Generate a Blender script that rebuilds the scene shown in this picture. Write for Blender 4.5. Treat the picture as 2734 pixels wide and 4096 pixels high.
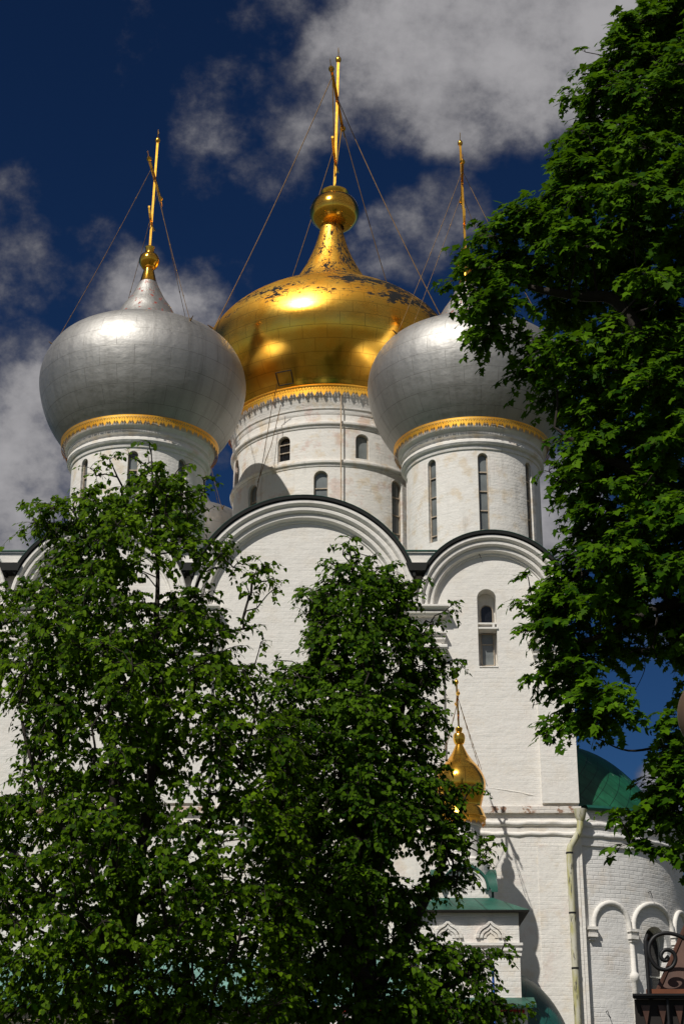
import bpy, bmesh, math, random
import numpy as np
from mathutils import Vector
R = math.radians
for o in list(bpy.data.objects): bpy.data.objects.remove(o)
S = bpy.context.scene
COL = S.collection
# ------------------------------------------------------------------ camera
PITCH = R(22.0); F = 6800.0; CAMZ = 1.6
cam = bpy.data.objects.new('camera', bpy.data.cameras.new('camera')); COL.objects.link(cam)
cam.location = (0, 0, CAMZ); cam.rotation_euler = (R(90) + PITCH, 0, 0)
cam.data.sensor_fit = 'VERTICAL'; cam.data.sensor_height = 36.0; cam.data.sensor_width = 24.0
cam.data.lens = F / 4096 * 36.0
cam.data.clip_start = 0.1; cam.data.clip_end = 4000
S.camera = cam
CT, ST = math.cos(PITCH), math.sin(PITCH)
def ray(px, py):
    u = (px - 1367) / F; v = (2048 - py) / F
    return Vector((u, CT - v * ST, ST + v * CT))
def at(px, py, Y):
    d = ray(px, py); t = Y / d.y
    return Vector((d.x * t, Y, CAMZ + d.z * t))
def P(x, y): return (x * 1.74362, y * 1.74362)          # coordinates read off a smaller copy of the photo
# ------------------------------------------------------------------ sun, sky
SUN_AZ, SUN_EL = 30.0, 48.0      # azimuth: degrees left of straight-behind-the-camera
sd = Vector((-math.sin(R(SUN_AZ)) * math.cos(R(SUN_EL)), -math.cos(R(SUN_AZ)) * math.cos(R(SUN_EL)), math.sin(R(SUN_EL))))
sun = bpy.data.lights.new('sun', 'SUN'); sun.energy = 3.9; sun.angle = R(0.5); sun.color = (1.0, 0.95, 0.87)
so = bpy.data.objects.new('sun', sun); COL.objects.link(so); so.rotation_euler = (-sd).to_track_quat('-Z', 'Y').to_euler()
so.location = (-20, -30, 50)
S.view_settings.view_transform = 'Standard'; S.view_settings.look = 'None'
S.view_settings.exposure = 0.0; S.view_settings.gamma = 1.0; S.view_settings.use_curve_mapping = False
W = bpy.data.worlds.new('World'); S.world = W; W.use_nodes = True
wt = W.node_tree; wt.nodes.clear()
SKY_STR = 0.1
class NT:
    """small helper for writing node trees"""
    def __init__(s, t): s.t = t; s.n = t.nodes; s.l = t.links
    def put(s, sock, v):
        if v is None: return
        if isinstance(v, bpy.types.NodeSocket): s.l.new(v, sock)
        else:
            if sock.type == 'RGBA' and len(v) == 3: v = (*v, 1)
            sock.default_value = v
    def node(s, typ, ins=None, **props):
        n = s.n.new(typ)
        for k, v in props.items(): setattr(n, k, v)
        for k, v in (ins or {}).items(): s.put(n.inputs[k], v)
        return n
    def math(s, op, a, b=None, c=None, clamp=False):
        n = s.node('ShaderNodeMath', operation=op, use_clamp=clamp)
        for i, v in enumerate((a, b, c)): s.put(n.inputs[i], v)
        return n.outputs[0]
    def vmath(s, op, a, b=None):
        n = s.node('ShaderNodeVectorMath', operation=op)
        s.put(n.inputs[0], a); s.put(n.inputs[1], b)
        return n.outputs['Value'] if op in ('DOT_PRODUCT', 'LENGTH') else n.outputs[0]
    def mix(s, f, a, b, blend='MIX'):
        n = s.node('ShaderNodeMix', data_type='RGBA', blend_type=blend)
        s.put(n.inputs[0], f); s.put(n.inputs[6], a); s.put(n.inputs[7], b)
        return n.outputs[2]
    def ramp(s, v, a, b, lo=0.0, hi=1.0, smooth=True):
        n = s.node('ShaderNodeMapRange', interpolation_type='SMOOTHSTEP' if smooth else 'LINEAR')
        for i, x in enumerate((v, a, b, lo, hi)): s.put(n.inputs[i], x)
        return n.outputs[0]
    def noise(s, vec, scale, detail=4, rough=0.55, dist=0.0):
        n = s.node('ShaderNodeTexNoise', {'Vector': vec, 'Scale': scale, 'Detail': detail, 'Roughness': rough, 'Distortion': dist})
        return n.outputs[0]
    def mapping(s, vec, scale=(1, 1, 1), rot=(0, 0, 0), loc=(0, 0, 0)):
        return s.node('ShaderNodeMapping', {'Vector': vec, 'Scale': scale, 'Rotation': rot, 'Location': loc}).outputs[0]
w = NT(wt)
sky = w.node('ShaderNodeTexSky', sky_type='NISHITA', sun_disc=False, sun_elevation=R(SUN_EL),
             sun_rotation=math.atan2(sd.x, sd.y), air_density=1.0, dust_density=0.3, ozone_density=2.0)
tc = w.node('ShaderNodeTexCoord').outputs['Generated']
# deep, polarised blue
deep = w.node('ShaderNodeGamma', {'Color': sky.outputs[0], 'Gamma': 1.55}).outputs[0]
deep = w.mix(1.0, deep, (0.055, 0.088, 0.118), 'MULTIPLY')
wn = w.node('ShaderNodeTexNoise', {'Vector': tc, 'Scale': 14.0, 'Detail': 5.0})
warp = w.vmath('SCALE', w.vmath('SUBTRACT', wn.outputs['Color'], (0.5, 0.5, 0.5)))
warp.node.inputs['Scale'].default_value = 0.030
wd = w.vmath('NORMALIZE', w.vmath('ADD', tc, warp))
# cloud banks: (direction read from the photo, angular radius in the same units, weight)
CL = [(1180, 40, 230, 1.0), (1360, -10, 190, 1.0), (960, 90, 200, .95), (800, 170, 130, .75), (680, 240, 110, .62), (520, 240, 120, .55), (1330, 150, 170, .9), (1060, 200, 170, .9),
      (1200, 250, 110, .75), (900, 250, 90, .6), (640, 40, 120, .45), (650, 360, 110, .40), (450, 380, 90, .30), (1020, 470, 90, .60), (930, 540, 100, .60), (850, 590, 70, .42),
      (30, 480, 90, .50), (60, 600, 110, .55), (0, 660, 90, .50), (180, 650, 120, .42), (330, 700, 120, .72), (430, 705, 95, .8), (520, 640, 60, .4), (240, 740, 90, .6), (360, 20, 120, .25), (330, 120, 90, .22),
      (40, 830, 110, .55), (60, 960, 130, .8), (30, 1080, 150, .95), (130, 1080, 110, .8), (30, 1270, 80, .8), (1270, 1170, 120, 1.0), (500, 1060, 40, .4),
      (1480, 1420, 70, .45), (1420, 1560, 70, .35), (1540, 1840, 80, .7), (1500, 1480, 50, .4)]
acc = None
for x, y, r, wgt in CL:
    d = ray(*P(x, y)).normalized()
    a = r * 2.9e-4
    dot = w.vmath('DOT_PRODUCT', wd, tuple(d))
    m = w.ramp(dot, math.cos(a * 1.35), math.cos(a * 0.15), 0.0, wgt)
    acc = m if acc is None else w.math('MAXIMUM', acc, m)
sep = w.node('ShaderNodeSeparateXYZ', {0: tc})
rest = w.ramp(sep.outputs[1], 0.55, 0.2, 0.0, 0.5)        # the rest of the sky, over and behind the viewer
acc = w.math('MAXIMUM', acc, rest)
fine = w.noise(w.mapping(tc, (1, 1, 1.2)), 28.0, 10, 0.62)
dens = w.math('ADD', acc, w.math('MULTIPLY', w.math('SUBTRACT', fine, 0.5), 1.3))
cov = w.ramp(dens, 0.27, 0.88)
shade = w.ramp(w.math('ADD', dens, w.math('MULTIPLY', w.math('SUBTRACT', w.noise(tc, 9.0, 6), .5), .9)), 0.3, 1.25)
ccol = w.mix(shade, (1.0, 1.0, 1.15), (3.9, 3.8, 3.9))
ccol = w.mix(w.ramp(sep.outputs[1], 0.45, 0.0), ccol, (4.0, 3.7, 3.2))    # clouds near the sun, behind the viewer
full = w.mix(w.math('MULTIPLY', cov, 0.95), deep, ccol)
bg = w.node('ShaderNodeBackground', {'Color': full, 'Strength': SKY_STR})
w.l.new(bg.outputs[0], w.node('ShaderNodeOutputWorld').inputs[0])
# ------------------------------------------------------------------ mesh helpers
ORG = {}
class MB:
    def __init__(s): s.v = []; s.f = []; s.uv = None
    def add(s, vs, fs):
        b = len(s.v); s.v += [tuple(v) for v in vs]; s.f += [tuple(i + b for i in f) for f in fs]; return s
    def box(s, x0, x1, y0, y1, z0, z1):
        return s.add([(x0, y0, z0), (x1, y0, z0), (x1, y1, z0), (x0, y1, z0), (x0, y0, z1), (x1, y0, z1), (x1, y1, z1), (x0, y1, z1)],
                     [(3, 2, 1, 0), (4, 5, 6, 7), (0, 1, 5, 4), (1, 2, 6, 5), (2, 3, 7, 6), (3, 0, 4, 7)])
    def prism(s, poly, y0, y1):
        """(x,z) outline, seen from the front counter-clockwise, pushed from y0 back to y1"""
        n = len(poly)
        s.add([(x, y0, z) for x, z in poly] + [(x, y1, z) for x, z in poly],
              [tuple(range(n)), tuple(range(2 * n - 1, n - 1, -1))] + [((i + 1) % n, i, i + n, (i + 1) % n + n) for i in range(n)])
        return s
    def tube(s, pts, rad, n=8, cap=True):
        pts = [Vector(p) for p in pts]; m = len(pts)
        rr = rad if hasattr(rad, '__len__') else [rad] * m
        vs = []; fs = []; up = None
        for i, p in enumerate(pts):
            t = (pts[min(i + 1, m - 1)] - pts[max(i - 1, 0)]).normalized()
            if up is None: up = Vector((0, 0, 1)) if abs(t.z) < .9 else Vector((1, 0, 0))
            a = t.cross(up).normalized(); b = a.cross(t).normalized(); up = b
            for k in range(n):
                q = 2 * math.pi * k / n
                vs.append(p + (a * math.cos(q) + b * math.sin(q)) * rr[i])
        for i in range(m - 1):
            for k in range(n):
                fs.append((i * n + k, i * n + (k + 1) % n, (i + 1) * n + (k + 1) % n, (i + 1) * n + k))
        if cap: fs += [tuple(range(n - 1, -1, -1)), tuple(range((m - 1) * n, m * n))]
        return s.add(vs, fs)
    def lathe(s, prof, c, n=96, a0=0.0, a1=2 * math.pi):
        """(r,z) profile from bottom to top round a vertical axis at c=(x,y)"""
        full = abs(a1 - a0 - 2 * math.pi) < 1e-6
        m = n if full else n + 1
        vs = []; fs = []
        for r, z in prof:
            for k in range(m):
                q = a0 + (a1 - a0) * k / n
                vs.append((c[0] + r * math.cos(q), c[1] + r * math.sin(q), z))
        for i in range(len(prof) - 1):
            for k in range(n):
                k2 = (k + 1) % m
                fs.append((i * m + k, i * m + k2, (i + 1) * m + k2, (i + 1) * m + k))
        return s.add(vs, fs)
    def sweep(s, prof, cx, cz, yf, a0, a1, n=48, sx=1.0):
        """profile of (radius, forward) pairs swept along an arch in the plane y=yf"""
        m = len(prof); vs = []; fs = []
        for k in range(n + 1):
            q = a0 + (a1 - a0) * k / n
            for r, fw in prof: vs.append((cx + r * math.cos(q) * sx, yf - fw, cz + r * math.sin(q)))
        for k in range(n):
            for i in range(m - 1): fs.append((k * m + i, k * m + i + 1, (k + 1) * m + i + 1, (k + 1) * m + i))
        fs += [tuple(range(m)), tuple(range((n + 1) * m - 1, n * m - 1, -1))]
        return s.add(vs, fs)
def smooth(me, deg):
    me.polygons.foreach_set('use_smooth', [True] * len(me.polygons))
    me.set_sharp_from_angle(angle=R(deg))
def obj(name, mb, mat, parent=None, org=None, sm=40, fix=True):
    me = bpy.data.meshes.new(name)
    o = Vector(org) if org is not None else (ORG[parent.name] if parent else Vector((0, 0, 0)))
    if isinstance(mb, bpy.types.Mesh): me = mb; me.name = name
    else: me.from_pydata([(v[0] - o.x, v[1] - o.y, v[2] - o.z) for v in mb.v], [], mb.f)
    if fix:
        bm = bmesh.new(); bm.from_mesh(me); bmesh.ops.recalc_face_normals(bm, faces=bm.faces); bm.to_mesh(me); bm.free()
    if sm: smooth(me, sm)
    ob = bpy.data.objects.new(name, me); COL.objects.link(ob)
    if mat: me.materials.append(mat)
    ORG[ob.name] = o
    if parent: ob.parent = parent; ob.location = o - ORG[parent.name]
    else: ob.location = o
    return ob
def thing(name, label, cat, loc, group=None):
    o = bpy.data.objects.new(name, None); COL.objects.link(o); o.location = loc; ORG[o.name] = Vector(loc)
    o.empty_display_size = 0.3
    o['label'] = label; o['category'] = cat
    if group: o['group'] = group
    return o
def cut(ob, cutters):
    """cut real openings into a wall"""
    me = bpy.data.meshes.new('c'); me.from_pydata([], [], []); mb = MB()
    for c in cutters: mb.add(c.v, c.f)
    o = ORG[ob.name]
    me.from_pydata([(v[0], v[1], v[2]) for v in mb.v], [], mb.f)
    bm = bmesh.new(); bm.from_mesh(me); bmesh.ops.recalc_face_normals(bm, faces=bm.faces); bm.to_mesh(me); bm.free()
    co = bpy.data.objects.new('c', me); COL.objects.link(co)
    bpy.context.view_layer.update()
    md = ob.modifiers.new('b', 'BOOLEAN'); md.operation = 'DIFFERENCE'; md.object = co; md.solver = 'EXACT'
    dg = bpy.context.evaluated_depsgraph_get(); dg.update()
    new = bpy.data.meshes.new_from_object(ob.evaluated_get(dg))
    ob.modifiers.remove(md); old = ob.data; ob.data = new; new.name = ob.name
    bpy.data.objects.remove(co); bpy.data.meshes.remove(me); bpy.data.meshes.remove(old)
def archpoly(cx, z0, z1, hw, n=12):
    """round-headed outline, counter-clockwise from the front"""
    zc = z1 - hw
    return [(cx - hw, z0), (cx + hw, z0)] + [(cx + hw * math.cos(math.pi * k / n), zc + hw * math.sin(math.pi * k / n)) for k in range(n + 1)]
def spline(pts, n=8):
    p = [np.array(q, float) for q in pts]; P_ = [2 * p[0] - p[1]] + p + [2 * p[-1] - p[-2]]; out = []
    for i in range(1, len(P_) - 2):
        a, b, c, d = P_[i - 1:i + 3]
        for t in np.linspace(0, 1, n, endpoint=False):
            out.append(tuple(.5 * (2 * b + (c - a) * t + (2 * a - 5 * b + 4 * c - d) * t * t + (3 * b - a - 3 * c + d) * t ** 3)))
    out.append(tuple(p[-1])); return out
# ------------------------------------------------------------------ materials
def mat(name):
    m = bpy.data.materials.new(name); m.use_nodes = True; t = m.node_tree; t.nodes.clear()
    n = NT(t); out = n.node('ShaderNodeOutputMaterial'); b = n.node('ShaderNodeBsdfPrincipled'); n.l.new(b.outputs[0], out.inputs[0])
    return m, n, b, out
def setp(n, b, **k):
    nm = dict(col='Base Color', rough='Roughness', metal='Metallic', spec='Specular IOR Level', normal='Normal')
    for q, v in k.items(): n.put(b.inputs[nm[q]], v)
def bump(n, h, strength, dist=0.02, prev=None):
    return n.node('ShaderNodeBump', {'Strength': strength, 'Distance': dist, 'Height': h, **({'Normal': prev} if prev else {})}).outputs[0]
def plain(name, col, rough=.6, metal=0.0, var=.25, scale=6.0):
    m, n, b, _ = mat(name)
    oc = n.node('ShaderNodeTexCoord').outputs['Object']
    f = n.noise(oc, scale, 5)
    setp(n, b, col=n.mix(n.ramp(f, .3, .7), tuple(c * (1 - var) for c in col), tuple(min(1, c * (1 + var)) for c in col)), rough=rough, metal=metal,
         normal=bump(n, f, .15))
    return m
def plaster(name, rnd=0.0, stain=.3, pink=.1, brick=.35, grime=.2, white=(.775, .75, .705), chip=.70):
    """limewashed brick; rnd = radius when the wall is round"""
    m, n, b, _ = mat(name)
    oc = n.node('ShaderNodeTexCoord').outputs['Object']
    sp = n.node('ShaderNodeSeparateXYZ', {0: oc})
    if rnd:
        u = n.math('MULTIPLY', n.math('ARCTAN2', sp.outputs[1], sp.outputs[0]), rnd)
    else: u = n.math('ADD', sp.outputs[0], sp.outputs[1])
    uv = n.node('ShaderNodeCombineXYZ', {0: u, 1: sp.outputs[2], 2: 0.0}).outputs[0]
    big = n.noise(uv, .55, 5, .6); mid = n.noise(n.mapping(uv, (1, 1.0, 1), loc=(7, 3, 0)), 1.7, 6, .62); fin = n.noise(oc, 14.0, 6, .65)
    wv = n.node('ShaderNodeVectorMath', operation='SCALE'); n.put(wv.inputs[0], n.vmath('SUBTRACT', n.node('ShaderNodeTexNoise', {'Vector': uv, 'Scale': 2.2, 'Detail': 3.0}).outputs['Color'], (.5, .5, .5))); wv.inputs['Scale'].default_value = .07
    br = n.node('ShaderNodeTexBrick', {'Vector': n.vmath('ADD', uv, wv.outputs[0]), 'Color1': (1, 1, 1, 1), 'Color2': (.72, .72, .72, 1), 'Mortar': (0, 0, 0, 1), 'Scale': 1.0, 'Mortar Size': .013, 'Mortar Smooth': .8, 'Brick Width': .31, 'Row Height': .105})
    bm_ = n.math('MULTIPLY', br.outputs['Color'], n.ramp(n.noise(n.mapping(uv, loc=(11, 5, 2)), .9, 4), .38, .62, .12, 1.0))
    lay = n.noise(n.mapping(uv, (1.1, 7.0, 1)), 1.0, 5, .6)            # trowelled courses
    c = n.mix(n.math('MULTIPLY', n.ramp(mid, .50, .66), stain), white, (.66, .55, .40))
    c = n.mix(n.math('MULTIPLY', n.ramp(n.noise(n.mapping(uv, loc=(3, 17, 0)), 1.1, 7, .7), .53, .64), pink), c, (.62, .42, .35))
    streak = n.noise(n.mapping(uv, (5.0, .35, 1)), 1.0, 5, .6)
    c = n.mix(n.math('MULTIPLY', n.math('MULTIPLY', n.ramp(streak, .5, .75), n.ramp(big, .45, .65)), grime), c, (.36, .34, .31))
    c = n.mix(n.ramp(fin, .35, .75, 0, .10), c, (.55, .52, .47))
    c = n.mix(n.math('MULTIPLY', n.ramp(n.noise(n.mapping(uv, loc=(31, 9, 0)), 3.2, 6, .7), chip, chip + .04), n.math('MULTIPLY', pink, 2.2, clamp=True)), c, (.34, .22, .16))
    h = n.math('ADD', n.math('MULTIPLY', bm_, brick), n.math('ADD', n.math('MULTIPLY', lay, .45), n.math('MULTIPLY', fin, .35)))
    h = n.math('ADD', h, n.math('MULTIPLY', n.noise(uv, 3.0, 3), 1.2))
    setp(n, b, col=c, rough=.92, spec=.12, normal=bump(n, h, .55, .035))
    return m
def silver(name):
    m, n, b, _ = mat(name)
    t = n.node('ShaderNodeTexCoord'); uv = t.outputs['UV']; oc = t.outputs['Object']
    br = n.node('ShaderNodeTexBrick', {'Vector': uv, 'Color1': (1, 1, 1, 1), 'Color2': (.62, .62, .62, 1), 'Mortar': (0, 0, 0, 1), 'Scale': 1.0, 'Mortar Size': .007, 'Mortar Smooth': .3, 'Brick Width': 1.12, 'Row Height': .60})
    dents = n.noise(oc, 2.6, 4, .5); fin = n.noise(oc, 11.0, 6, .6)
    run = n.noise(n.mapping(uv, (3.2, .22, 1)), 1.0, 6, .65)
    c = n.mix(n.ramp(run, .42, .72, 0, .55), (.46, .45, .43), (.31, .30, .28))
    c = n.mix(n.math('MULTIPLY', n.math('SUBTRACT', 1.0, br.outputs['Color']), .5), c, (.34, .33, .31))
    c = n.mix(n.math('MULTIPLY', n.math('MULTIPLY', br.outputs['Fac'], .8), n.ramp(n.noise(uv, 3.5, 5), .3, .6, .35, 1.0)), c, (.16, .15, .135))
    sp = n.node('ShaderNodeSeparateXYZ', {0: oc})
    pk = n.math('MULTIPLY', n.ramp(n.noise(n.mapping(oc, (1, 1, .7)), 5.2, 7, .66), .595, .61), n.math('MULTIPLY', n.ramp(sp.outputs[2], 4.1, 4.5), n.ramp(sp.outputs[2], 6.6, 5.2)))
    c = n.mix(pk, c, (.33, .07, .05))
    hh = n.math('ADD', n.math('ADD', n.math('MULTIPLY', br.outputs['Fac'], .5), n.math('MULTIPLY', n.noise(n.mapping(uv, (.9, 1.7, 1)), 1.6, 3), 1.3)), n.math('MULTIPLY', dents, 1.7))
    setp(n, b, col=c, rough=n.ramp(fin, .3, .7, .54, .61), metal=n.math('SUBTRACT', 1.0, n.math('MULTIPLY', pk, .8)), normal=bump(n, hh, .20, .05))
    return m
def gold(name, peel=1.0, z0=3.2, rough=.2, panels=True, lo=.0):
    m, n, b, _ = mat(name)
    t = n.node('ShaderNodeTexCoord'); uv = t.outputs['UV'] if panels else t.outputs['Object']; oc = t.outputs['Object']
    br = n.node('ShaderNodeTexBrick', {'Vector': uv, 'Color1': (1, 1, 1, 1), 'Color2': (.6, .6, .6, 1), 'Mortar': (0, 0, 0, 1), 'Scale': 1.0, 'Mortar Size': .011, 'Mortar Smooth': .3, 'Brick Width': .86, 'Row Height': .46})
    b2 = n.node('ShaderNodeTexBrick', {'Vector': uv, 'Color1': (1, 1, 1, 1), 'Color2': (.0, .0, .0, 1), 'Mortar': (.5, .5, .5, 1), 'Scale': 1.0, 'Mortar Size': .004, 'Brick Width': .16, 'Row Height': .10})
    sp = n.node('ShaderNodeSeparateXYZ', {0: oc})
    fin = n.noise(oc, 9.0, 7, .7)
    patch = n.math('ADD', n.math('MULTIPLY', n.noise(n.mapping(uv, (.8, 1.5, 1)), .9, 4, .6), .5), n.math('MULTIPLY', n.noise(n.mapping(uv, (1.0, 1.7, 1), loc=(4, 9, 0)), 3.2, 8, .74), .5))
    score = n.math('ADD', patch, n.math('ADD', n.math('MULTIPLY', n.math('SUBTRACT', b2.outputs['Color'], .5), .08), n.math('MULTIPLY', b2.outputs['Fac'], .05)))
    hi = n.ramp(sp.outputs[2], z0, z0 + .8)
    score = n.math('ADD', score, n.math('MULTIPLY', n.math('SUBTRACT', hi, 1.0), .25))
    score = n.math('ADD', score, n.ramp(sp.outputs[0], -.5, 3.5, -.01, .06))
    pk = n.math('MULTIPLY', n.ramp(score, .518 + lo, .530 + lo), peel)
    tone = n.mix(n.ramp(n.noise(uv, .9, 5), .3, .7), (1.0, .59, .09), (1.0, .47, .045))
    tone = n.mix(n.math('MULTIPLY', n.math('SUBTRACT', 1.0, br.outputs['Color']), .22), tone, (.75, .42, .08))
    if panels: tone = n.mix(n.math('MULTIPLY', br.outputs['Fac'], .5), tone, (.28, .13, .02))
    c = n.mix(pk, tone, (.020, .020, .020)); n.put(b.inputs['Specular IOR Level'], n.math('SUBTRACT', .5, n.math('MULTIPLY', pk, .4)))
    dents = n.noise(oc, 1.6, 4, .5)
    hh = n.math('ADD', n.math('MULTIPLY', dents, 1.2), n.math('MULTIPLY', n.math('SUBTRACT', 1.0, pk), .1))
    if panels: hh = n.math('ADD', hh, n.math('MULTIPLY', n.math('SUBTRACT', 1.0, br.outputs['Fac']), .2))
    setp(n, b, col=c, rough=n.math('ADD', n.math('ADD', n.ramp(sp.outputs[2], z0 - .3, z0 + .9, rough - .27, rough) if z0 > 0 else rough, n.ramp(fin, .3, .75, -.01, .03)), n.math('MULTIPLY', pk, .3)), metal=n.math('SUBTRACT', 1.0, pk), normal=bump(n, hh, .07, .05))
    return m
def greenroof(name, col=(.011, .098, .047), lattice=True):
    m, n, b, _ = mat(name)
    t = n.node('ShaderNodeTexCoord'); oc = t.outputs['Object']
    sp = n.node('ShaderNodeSeparateXYZ', {0: t.outputs['UV'] if lattice else oc})
    f = n.noise(oc, 2.0, 6, .6)
    c = n.mix(n.ramp(f, .35, .7), tuple(.75 * x for x in col), tuple(1.35 * x for x in col))
    c = n.mix(n.ramp(n.noise(oc, 3.3, 7, .7), .66, .69, 0, .7), c, (.22, .26, .24))
    nrm = None
    if lattice:
        def ln(q): return n.ramp(n.math('ABSOLUTE', n.math('SUBTRACT', n.math('FRACT', q), .5)), .462, .484)
        s1 = n.math('MULTIPLY', n.math('ADD', sp.outputs[0], sp.outputs[1]), 1.8); s2 = n.math('MULTIPLY', n.math('SUBTRACT', sp.outputs[0], sp.outputs[1]), 1.8)
        seam = n.math('MAXIMUM', ln(s1), ln(s2))
    else: seam = n.ramp(n.math('ABSOLUTE', n.math('SUBTRACT', n.math('FRACT', n.math('MULTIPLY', n.math('ADD', sp.outputs[0], n.math('MULTIPLY', sp.outputs[1], .3)), 1.6)), .5)), .47, .49)
    c = n.mix(n.math('MULTIPLY', seam, .85), c, tuple(.22 * x for x in col))
    nrm = bump(n, n.math('ADD', seam, n.math('MULTIPLY', f, .5)), .35, .03)
    setp(n, b, col=c, rough=.42, normal=nrm)
    return m
M_WALL = plaster('limewashed_wall', 0, .16, .05, .14, .30)
M_LOW = plaster('weathered_limewash', 0, .42, .22, .26, .5)
M_TRIM = plaster('limewash_trim', 0, .10, .02, .04, .25)
M_DRUM_S = plaster('drum_plaster', 2.1, .65, .10, .15, .6)
M_DRUM_G = plaster('main_drum_plaster', 3.35, .75, .50, .22, .8)
M_APSE = plaster('apse_brick', 4.0, .26, .07, .75, .8, (.74, .73, .71))
M_LEDGE = plaster('eroded_brick_ledge', 0, .5, .95, .5, .6, (.70, .66, .61), .535)
M_SILVER = silver('silver_sheet_metal'); M_GOLD = gold('gilded_copper', 1.0, 2.55, .44); M_GOLDB = gold('gilded_ball', .8, -9, .15, True, .095)
M_GOLDC = gold('gilded_iron', .5, -9, .24, False, .08); M_GOLDN = gold('new_gilding', 0.0, -9, .17)
M_LACE = gold('gilded_lace', .0, -9, .52, False)
M_CHAIN = plain('chain_iron', (.20, .12, .045), .5, .6)
M_BLACK = plain('black_roof_metal', (.004, .0055, .005), .8)
M_GREEN = greenroof('green_roof_lattice'); M_GREENF = greenroof('green_roof_sheets', (.014, .085, .06), False)
M_GEDGE = plain('green_edge', (.01, .07, .05), .4)
M_GLASS = plain('sky_grey_glass', (.16, .175, .175), .18, 0, .3, 1.2)  # sky reflection of the panes painted in as a grey base colour
M_DARKGLASS = plain('dark_glass', (.010, .011, .013), .12, 0, .4, 1.5)
M_FRAME = plain('window_frame_paint', (.40, .33, .25), .7)
M_WFRAME = plain('white_frame_paint', (.68, .66, .60), .6)
M_PIPE = None
M_IRON = plain('wrought_iron', (.012, .012, .013), .5, .3)
M_BROWN = plain('brown_roof_metal', (.070, .030, .018), .5, 0, .3)
M_DKWOOD = plain('dark_board', (.012, .009, .007), .8)
M_BLUE = plain('blue_paint', (.015, .075, .33), .4)
M_RED = plain('red_paint', (.45, .015, .02), .45)
m, n, b, _ = mat('mossy_pipe_paint')
oc = n.node('ShaderNodeTexCoord').outputs['Object']
c = n.mix(n.ramp(n.noise(n.mapping(oc, (2, 2, .5)), 2.4, 6, .65), .42, .62), (.56, .54, .44), (.42, .40, .17))
c = n.mix(n.ramp(n.noise(n.mapping(oc, (5, 5, .8)), 3.0, 7, .7), .56, .62), c, (.10, .095, .075))
setp(n, b, col=c, rough=.65); M_PIPE = m
m, n, b, _ = mat('shaded_lamp_globe'); oc = n.node('ShaderNodeTexCoord').outputs['Object']
setp(n, b, col=n.mix(n.noise(n.mapping(oc, (9, 9, 1.0)), 1.5, 5), (.075, .042, .022), (.15, .095, .06)), rough=.4); M_GLOBE = m  # brown darkened in the base colour to stand in for tree shade
# ------------------------------------------------------------------ ground
m, n, b, _ = mat('grass_and_earth'); oc = n.node('ShaderNodeTexCoord').outputs['Object']
setp(n, b, col=n.mix(n.ramp(n.noise(oc, .12, 6), .4, .6), n.mix(n.noise(oc, 3.0, 5), (.016, .030, .007), (.035, .05, .014)), (.09, .075, .055)), rough=.95, normal=bump(n, n.noise(oc, 9.0, 6), .6, .05))
g = obj('ground', MB().add([(-900, -900, 0), (900, -900, 0), (900, 900, 0), (-900, 900, 0)], [(0, 1, 2, 3)]), m, None, (0, 0, 0), 0); g['kind'] = 'structure'
# ================================================================== the cathedral
YF = 43.5
cath = thing('cathedral', 'white five domed cathedral with gold and silver onion domes rising above the trees', 'cathedral', (-3.0, YF + 8, 0))
ZI = 16.35            # springing of the great gables
XR = 6.10
BAYS = [(-13.6, -8.95), (-8.95, -4.12), (-4.12, 2.02), (2.02, XR)]
ZV = 17.42            # level of the valley gutters
def gable_outline(grow=0.0):
    """top edge of the wall, right to left"""
    pts = []
    for x0, x1 in reversed(BAYS):
        c = (x0 + x1) / 2; r = (x1 - x0) / 2 + grow
        for k in range(41):
            q = math.pi * k / 40; z = ZI + r * math.sin(q); x = c + r * math.cos(q)
            if z >= ZV or (abs(x - XR) < r and x > XR - .6 and x0 > 2): pts.append((min(x, XR + grow), max(z, ZI if x > 5 else ZV)))
    return pts
out = [(BAYS[0][0], 0), (XR, 0)] + [(XR, ZI)] + gable_outline()
dd = [out[0]]
for p in out[1:]:
    if (p[0] - dd[-1][0]) ** 2 + (p[1] - dd[-1][1]) ** 2 > 1e-5: dd.append(p)
dd.append((BAYS[0][0], ZV))
facade = obj('facade_wall', MB().prism(dd, YF, YF + .9), M_WALL, cath, (0, YF, 0), 0)
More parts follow.
